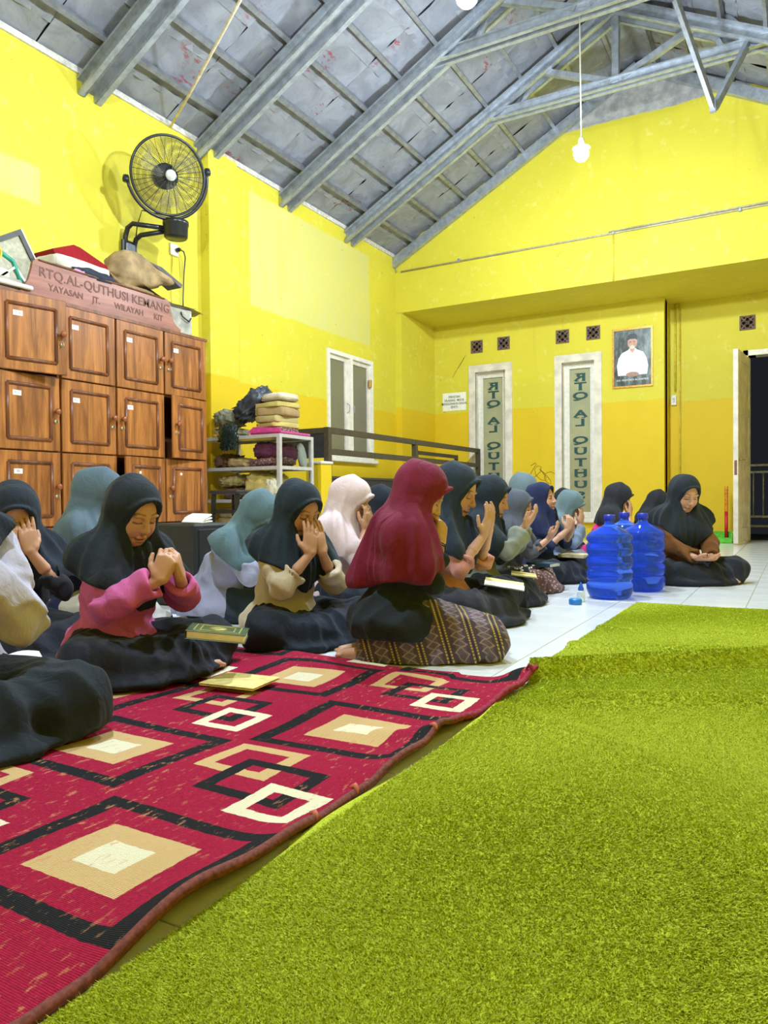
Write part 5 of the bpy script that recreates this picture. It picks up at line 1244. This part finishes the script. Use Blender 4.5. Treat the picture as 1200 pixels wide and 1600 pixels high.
for (x, y), lab in zip(((-.99, 4.48), (-.88, 4.93), (-1.05, 5.20)), ('blue water jug nearest the camera on the white tiles', 'blue water jug at the right beside the girl with brown sleeves', 'blue water jug hidden behind the two front jugs')):
    j = empty('water_jug', (x, y, 0), label=lab, cat='jug', group='blue water jugs'); link('jug_body', jm, j); link('neck_ring', jc, j)

# ---- small bottle with blue cap, blue lid
sb = empty('glue_bottle', (-1.10, 4.24, 0), label='small clear bottle with pointed blue cap near the jugs', cat='bottle')
MB().lathe([(.022, .0), (.024, .005), (.024, .055), (.016, .065)], n=16).build('bottle_body', plain('milky_plastic', (214, 226, 236), .3), sb); MB().lathe([(.016, .065), (.017, .075), (.006, .105), (.003, .112)], n=16).build('pointed_cap', plain('blue_cap', (36, 90, 200), .35), sb)
bl = empty('screw_lid', (-1.10, 4.12, 0), label='flat blue lid lying on the tiles before the small bottle', cat='lid')
MB().lathe([(.034, 0), (.036, .004), (.036, .026), (.033, .030)], n=20).build('lid_side', plain('blue_lid', (30, 120, 200), .4), bl); MB().lathe([(.033, .029), (.03, .033), (.001, .033)], n=20, cap=False).build('lid_top', plain('blue_lid2', (40, 140, 214), .4), bl)

# ---- water bottle and its cap
wb = empty('water_bottle', (-1.665, 2.69, 0), label='clear water bottle with red label behind the kneeling girl', cat='bottle')
MB().lathe([(.024, 0), (.029, .006), (.029, .05), (.026, .056), (.029, .062), (.029, .125), (.020, .150), (.012, .160), (.012, .172)], n=20).build('bottle_body', M_CLEAR, wb)
MB().lathe([(.0295, .070), (.0297, .100)], n=20, cap=False).build('label_band', plain('bottle_label', (214, 60, 40), .5), wb); MB().lathe([(.0275, .008), (.0275, .048)], n=20).build('water', plain('bottle_water', (200, 212, 220), .1), wb)
cp = MB().lathe([(.016, 0), (.017, .003), (.017, .012), (.014, .015)], n=16).build('bottle_cap', plain('red_cap', (224, 50, 40), .4), label='loose red bottle cap on the tiles beside the bottle', cat='cap'); cp.location = (-1.68, 2.60, 0)

# ---- black box with papers, black stool
bx = empty('black_speaker', (-3.10, 3.20, 0), label='black box speaker with papers on top before the lockers', cat='speaker')
MB().bbox((0, 0, .235), (.34, .32, .47), .012).build('box', plain('speaker_black', (36, 38, 44), .6), bx)
MB().bbox((.171, 0, .24), (.012, .27, .40), .01).build('grille', plain('speaker_grille', (24, 25, 28), .8), bx); MB().bbox((.17, .05, .40), (.02, .09, .025), .006).build('control', plain('control_grey', (96, 98, 104), .5), bx)
pp_ = empty('paper_bundle', (-3.08, 3.22, .472), math.radians(30), label='bundle of folded white papers on the black box', cat='paper')
for i in range(3): MB().bbox((0, .01*i, .006+.014*i), (.12, .26-.02*i, .012), .004, (.05*i, .05, .02*i)).build('sheet', M_PAPER, pp_)
st = empty('black_stool', (-3.62, 4.18, 0), label='black plastic stool between the black box and the cabinet', cat='stool')
MB().bbox((0, 0, .66), (.28, .28, .03), .012).build('seat', M_BLACK, st)
for x in (-.11, .11):
    for y in (-.11, .11): MB().bar((x*1.2, y*1.2, 0), (x, y, .65), .035, .035).build('leg', M_BLACK, st)
for z in (.52, .35): MB().bbox((.12, 0, z), (.02, .22, .03), .005).build('cross_bar', M_BLACK, st); MB().bbox((0, -.12, z), (.22, .02, .03), .005).build('cross_bar', M_BLACK, st)

# ---- books
def book(name, c, size, rz, mat, label, tilt=(0, 0), page=M_PAPER, deco=None):
    t = empty(name, c, rz, label=label, cat='book'); t.rotation_euler = (tilt[0], tilt[1], rz); a, b, h = size
    MB().bbox((0, 0, h/2), (a-.008, b-.008, h-.004), .002).build('pages', page, t)
    MB().bbox((0, 0, h-.0012), (a, b, .0024), .001).build('front_cover', mat, t); MB().bbox((0, 0, .0012), (a, b, .0024), .001).build('back_cover', mat, t)
    MB().bbox((-a/2+.001, 0, h/2), (.0025, b, h), .001).build('spine', mat, t)
    if deco: 
        m = MB()
        for q in (.12, .22):
            for p, r in (((-a/2+a*q, -b/2+b*q), (a/2-a*q, -b/2+b*q)), ((a/2-a*q, -b/2+b*q), (a/2-a*q, b/2-b*q)), ((a/2-a*q, b/2-b*q), (-a/2+a*q, b/2-b*q)), ((-a/2+a*q, b/2-b*q), (-a/2+a*q, -b/2+b*q))): m.bar((*p, h+.0006), (*r, h+.0006), .004, .0012)
        m.lathe([(.001, .0014), (a*.16, .0012), (a*.16, .0)], (0, 0, h), 8).build('gold_ornament', deco, t)
    return t
M_GBOOK = plain('green_cover', (58, 84, 52), .4, var=.2, scale=30); M_GOLD = plain('gold_print', (176, 166, 96), .4, .2)
book('holy_book', (-1.66, 1.82, .152), (.19, .14, .028), math.radians(35), M_GBOOK, 'green bound book with gold ornament in the pink girl\'s lap', (0, .12), deco=M_GOLD)
book('yellow_booklet', (-1.545, 1.795, .024), (.20, .155, .008), math.radians(6), plain('yellow_cover', (236, 218, 140), .5), 'thin yellow booklet lying on the red rug')
def open_book(c, rz, label, m1, m2, w=.14, h=.19, tilt=0):
    t = empty('open_book', c, rz, label=label, cat='book'); t.rotation_euler = (0, tilt, rz)
    for s, mm in ((-1, m1), (1, m2)):
        m = MB(); m.grid(lambda u, v: ((v-.5)*h, s*u*w, .012*math.sin(math.pi*min(1, u*1.1))**.7+.006), 10, 4); m.grid(lambda u, v: ((v-.5)*h, s*(1-u)*w, .001), 4, 4); m.build('page_block', mm, t)
    MB().bbox((0, 0, .002), (h, .012, .004), .001).build('spine', m2, t); return t
M_YP = plain('yellow_page', (240, 226, 150), .7, var=.04)
open_book((-1.27, 3.44, .172), math.radians(20), 'open white and yellow book in the lap beside the maroon scarf', M_PAPER, M_YP, tilt=.15)
book('yellow_notebook', (-1.36, 4.00, .165), (.14, .18, .008), math.radians(20), M_YP, 'pale yellow notebook on the lap of the denim cuffed girl', (0, .12))
book('blue_book', (-1.47, 4.72, .150), (.13, .18, .025), math.radians(75), plain('blue_cover', (52, 84, 104), .5), 'dark blue book on the lap of the small girl')
book('cream_book', (-1.43, 5.36, .165), (.15, .20, .025), math.radians(80), plain('cream_cover', (222, 206, 160), .5), 'cream book on the lap of the navy scarfed girl')
# white tissue on the near knee, prayer beads
tm_ = MB(); tm_.grid(lambda u, v: (-1.86+.10*u+.02*v, 1.20+.10*v, .185-.05*u*v+.010*math.sin(7*u+3*v)), 8, 8); tm_.build('white_tissue', M_PAPER, label='white tissue lying by the knee of the girl at the left edge', cat='tissue')
pb = empty('prayer_beads', (-1.45, 4.22, .17), label='black and white prayer beads on a dark skirt', cat='beads')
bm = [MB().lathe([(.001, -.006), (.005, -.004), (.0062, 0), (.005, .004), (.001, .006)], n=8, cap=False).mesh('bead', plain('bead_%d' % i, c, .3)) for i, c in enumerate(((230, 226, 220), (30, 30, 34)))]
for i in range(40): a = 2*math.pi*i/40; link('bead', bm[(i//2) % 2], pb, (.05*math.cos(a)+.02*math.sin(3*a), .10*math.sin(a), .012+.01*math.sin(2*a)))

# ---- wearables
g = PE[8]; r = g['root']
m = MB()
for s in (-1, 1):
    m.tube([g['hl'](.101, s*.031+.021*math.cos(a), .000+.017*math.sin(a)) for a in [i*.524 for i in range(12)]], .0018, 5, closed=True); m.tube([g['hl'](.10, s*.052, .004), g['hl'](.04, s*.070, .006)], .0016, 5)
m.tube([g['hl'](.102, -.01, .002), g['hl'](.105, 0, .005), g['hl'](.102, .01, .002)], .0016, 5); m.build('glasses', plain('glasses_metal', (180, 176, 170), .3, .6), r)
g = PE[10]; Sp, El, Wp = g['arm'][-1][:3]; ax = nrm(Wp-El); s1 = nrm(np.cross(ax, [0, 0, 1])); s2 = np.cross(ax, s1); cc = El+(Wp-El)*.86
for k, off in enumerate((0, .008)):
    MB().tube([Vector(cc+ax*off*(1 if k else -1)+(s1*math.cos(a)+s2*math.sin(a))*.0245) for a in [i*.393 for i in range(16)]], .0025, 5, closed=True).build('bracelet', M_BLACK, g['root'])
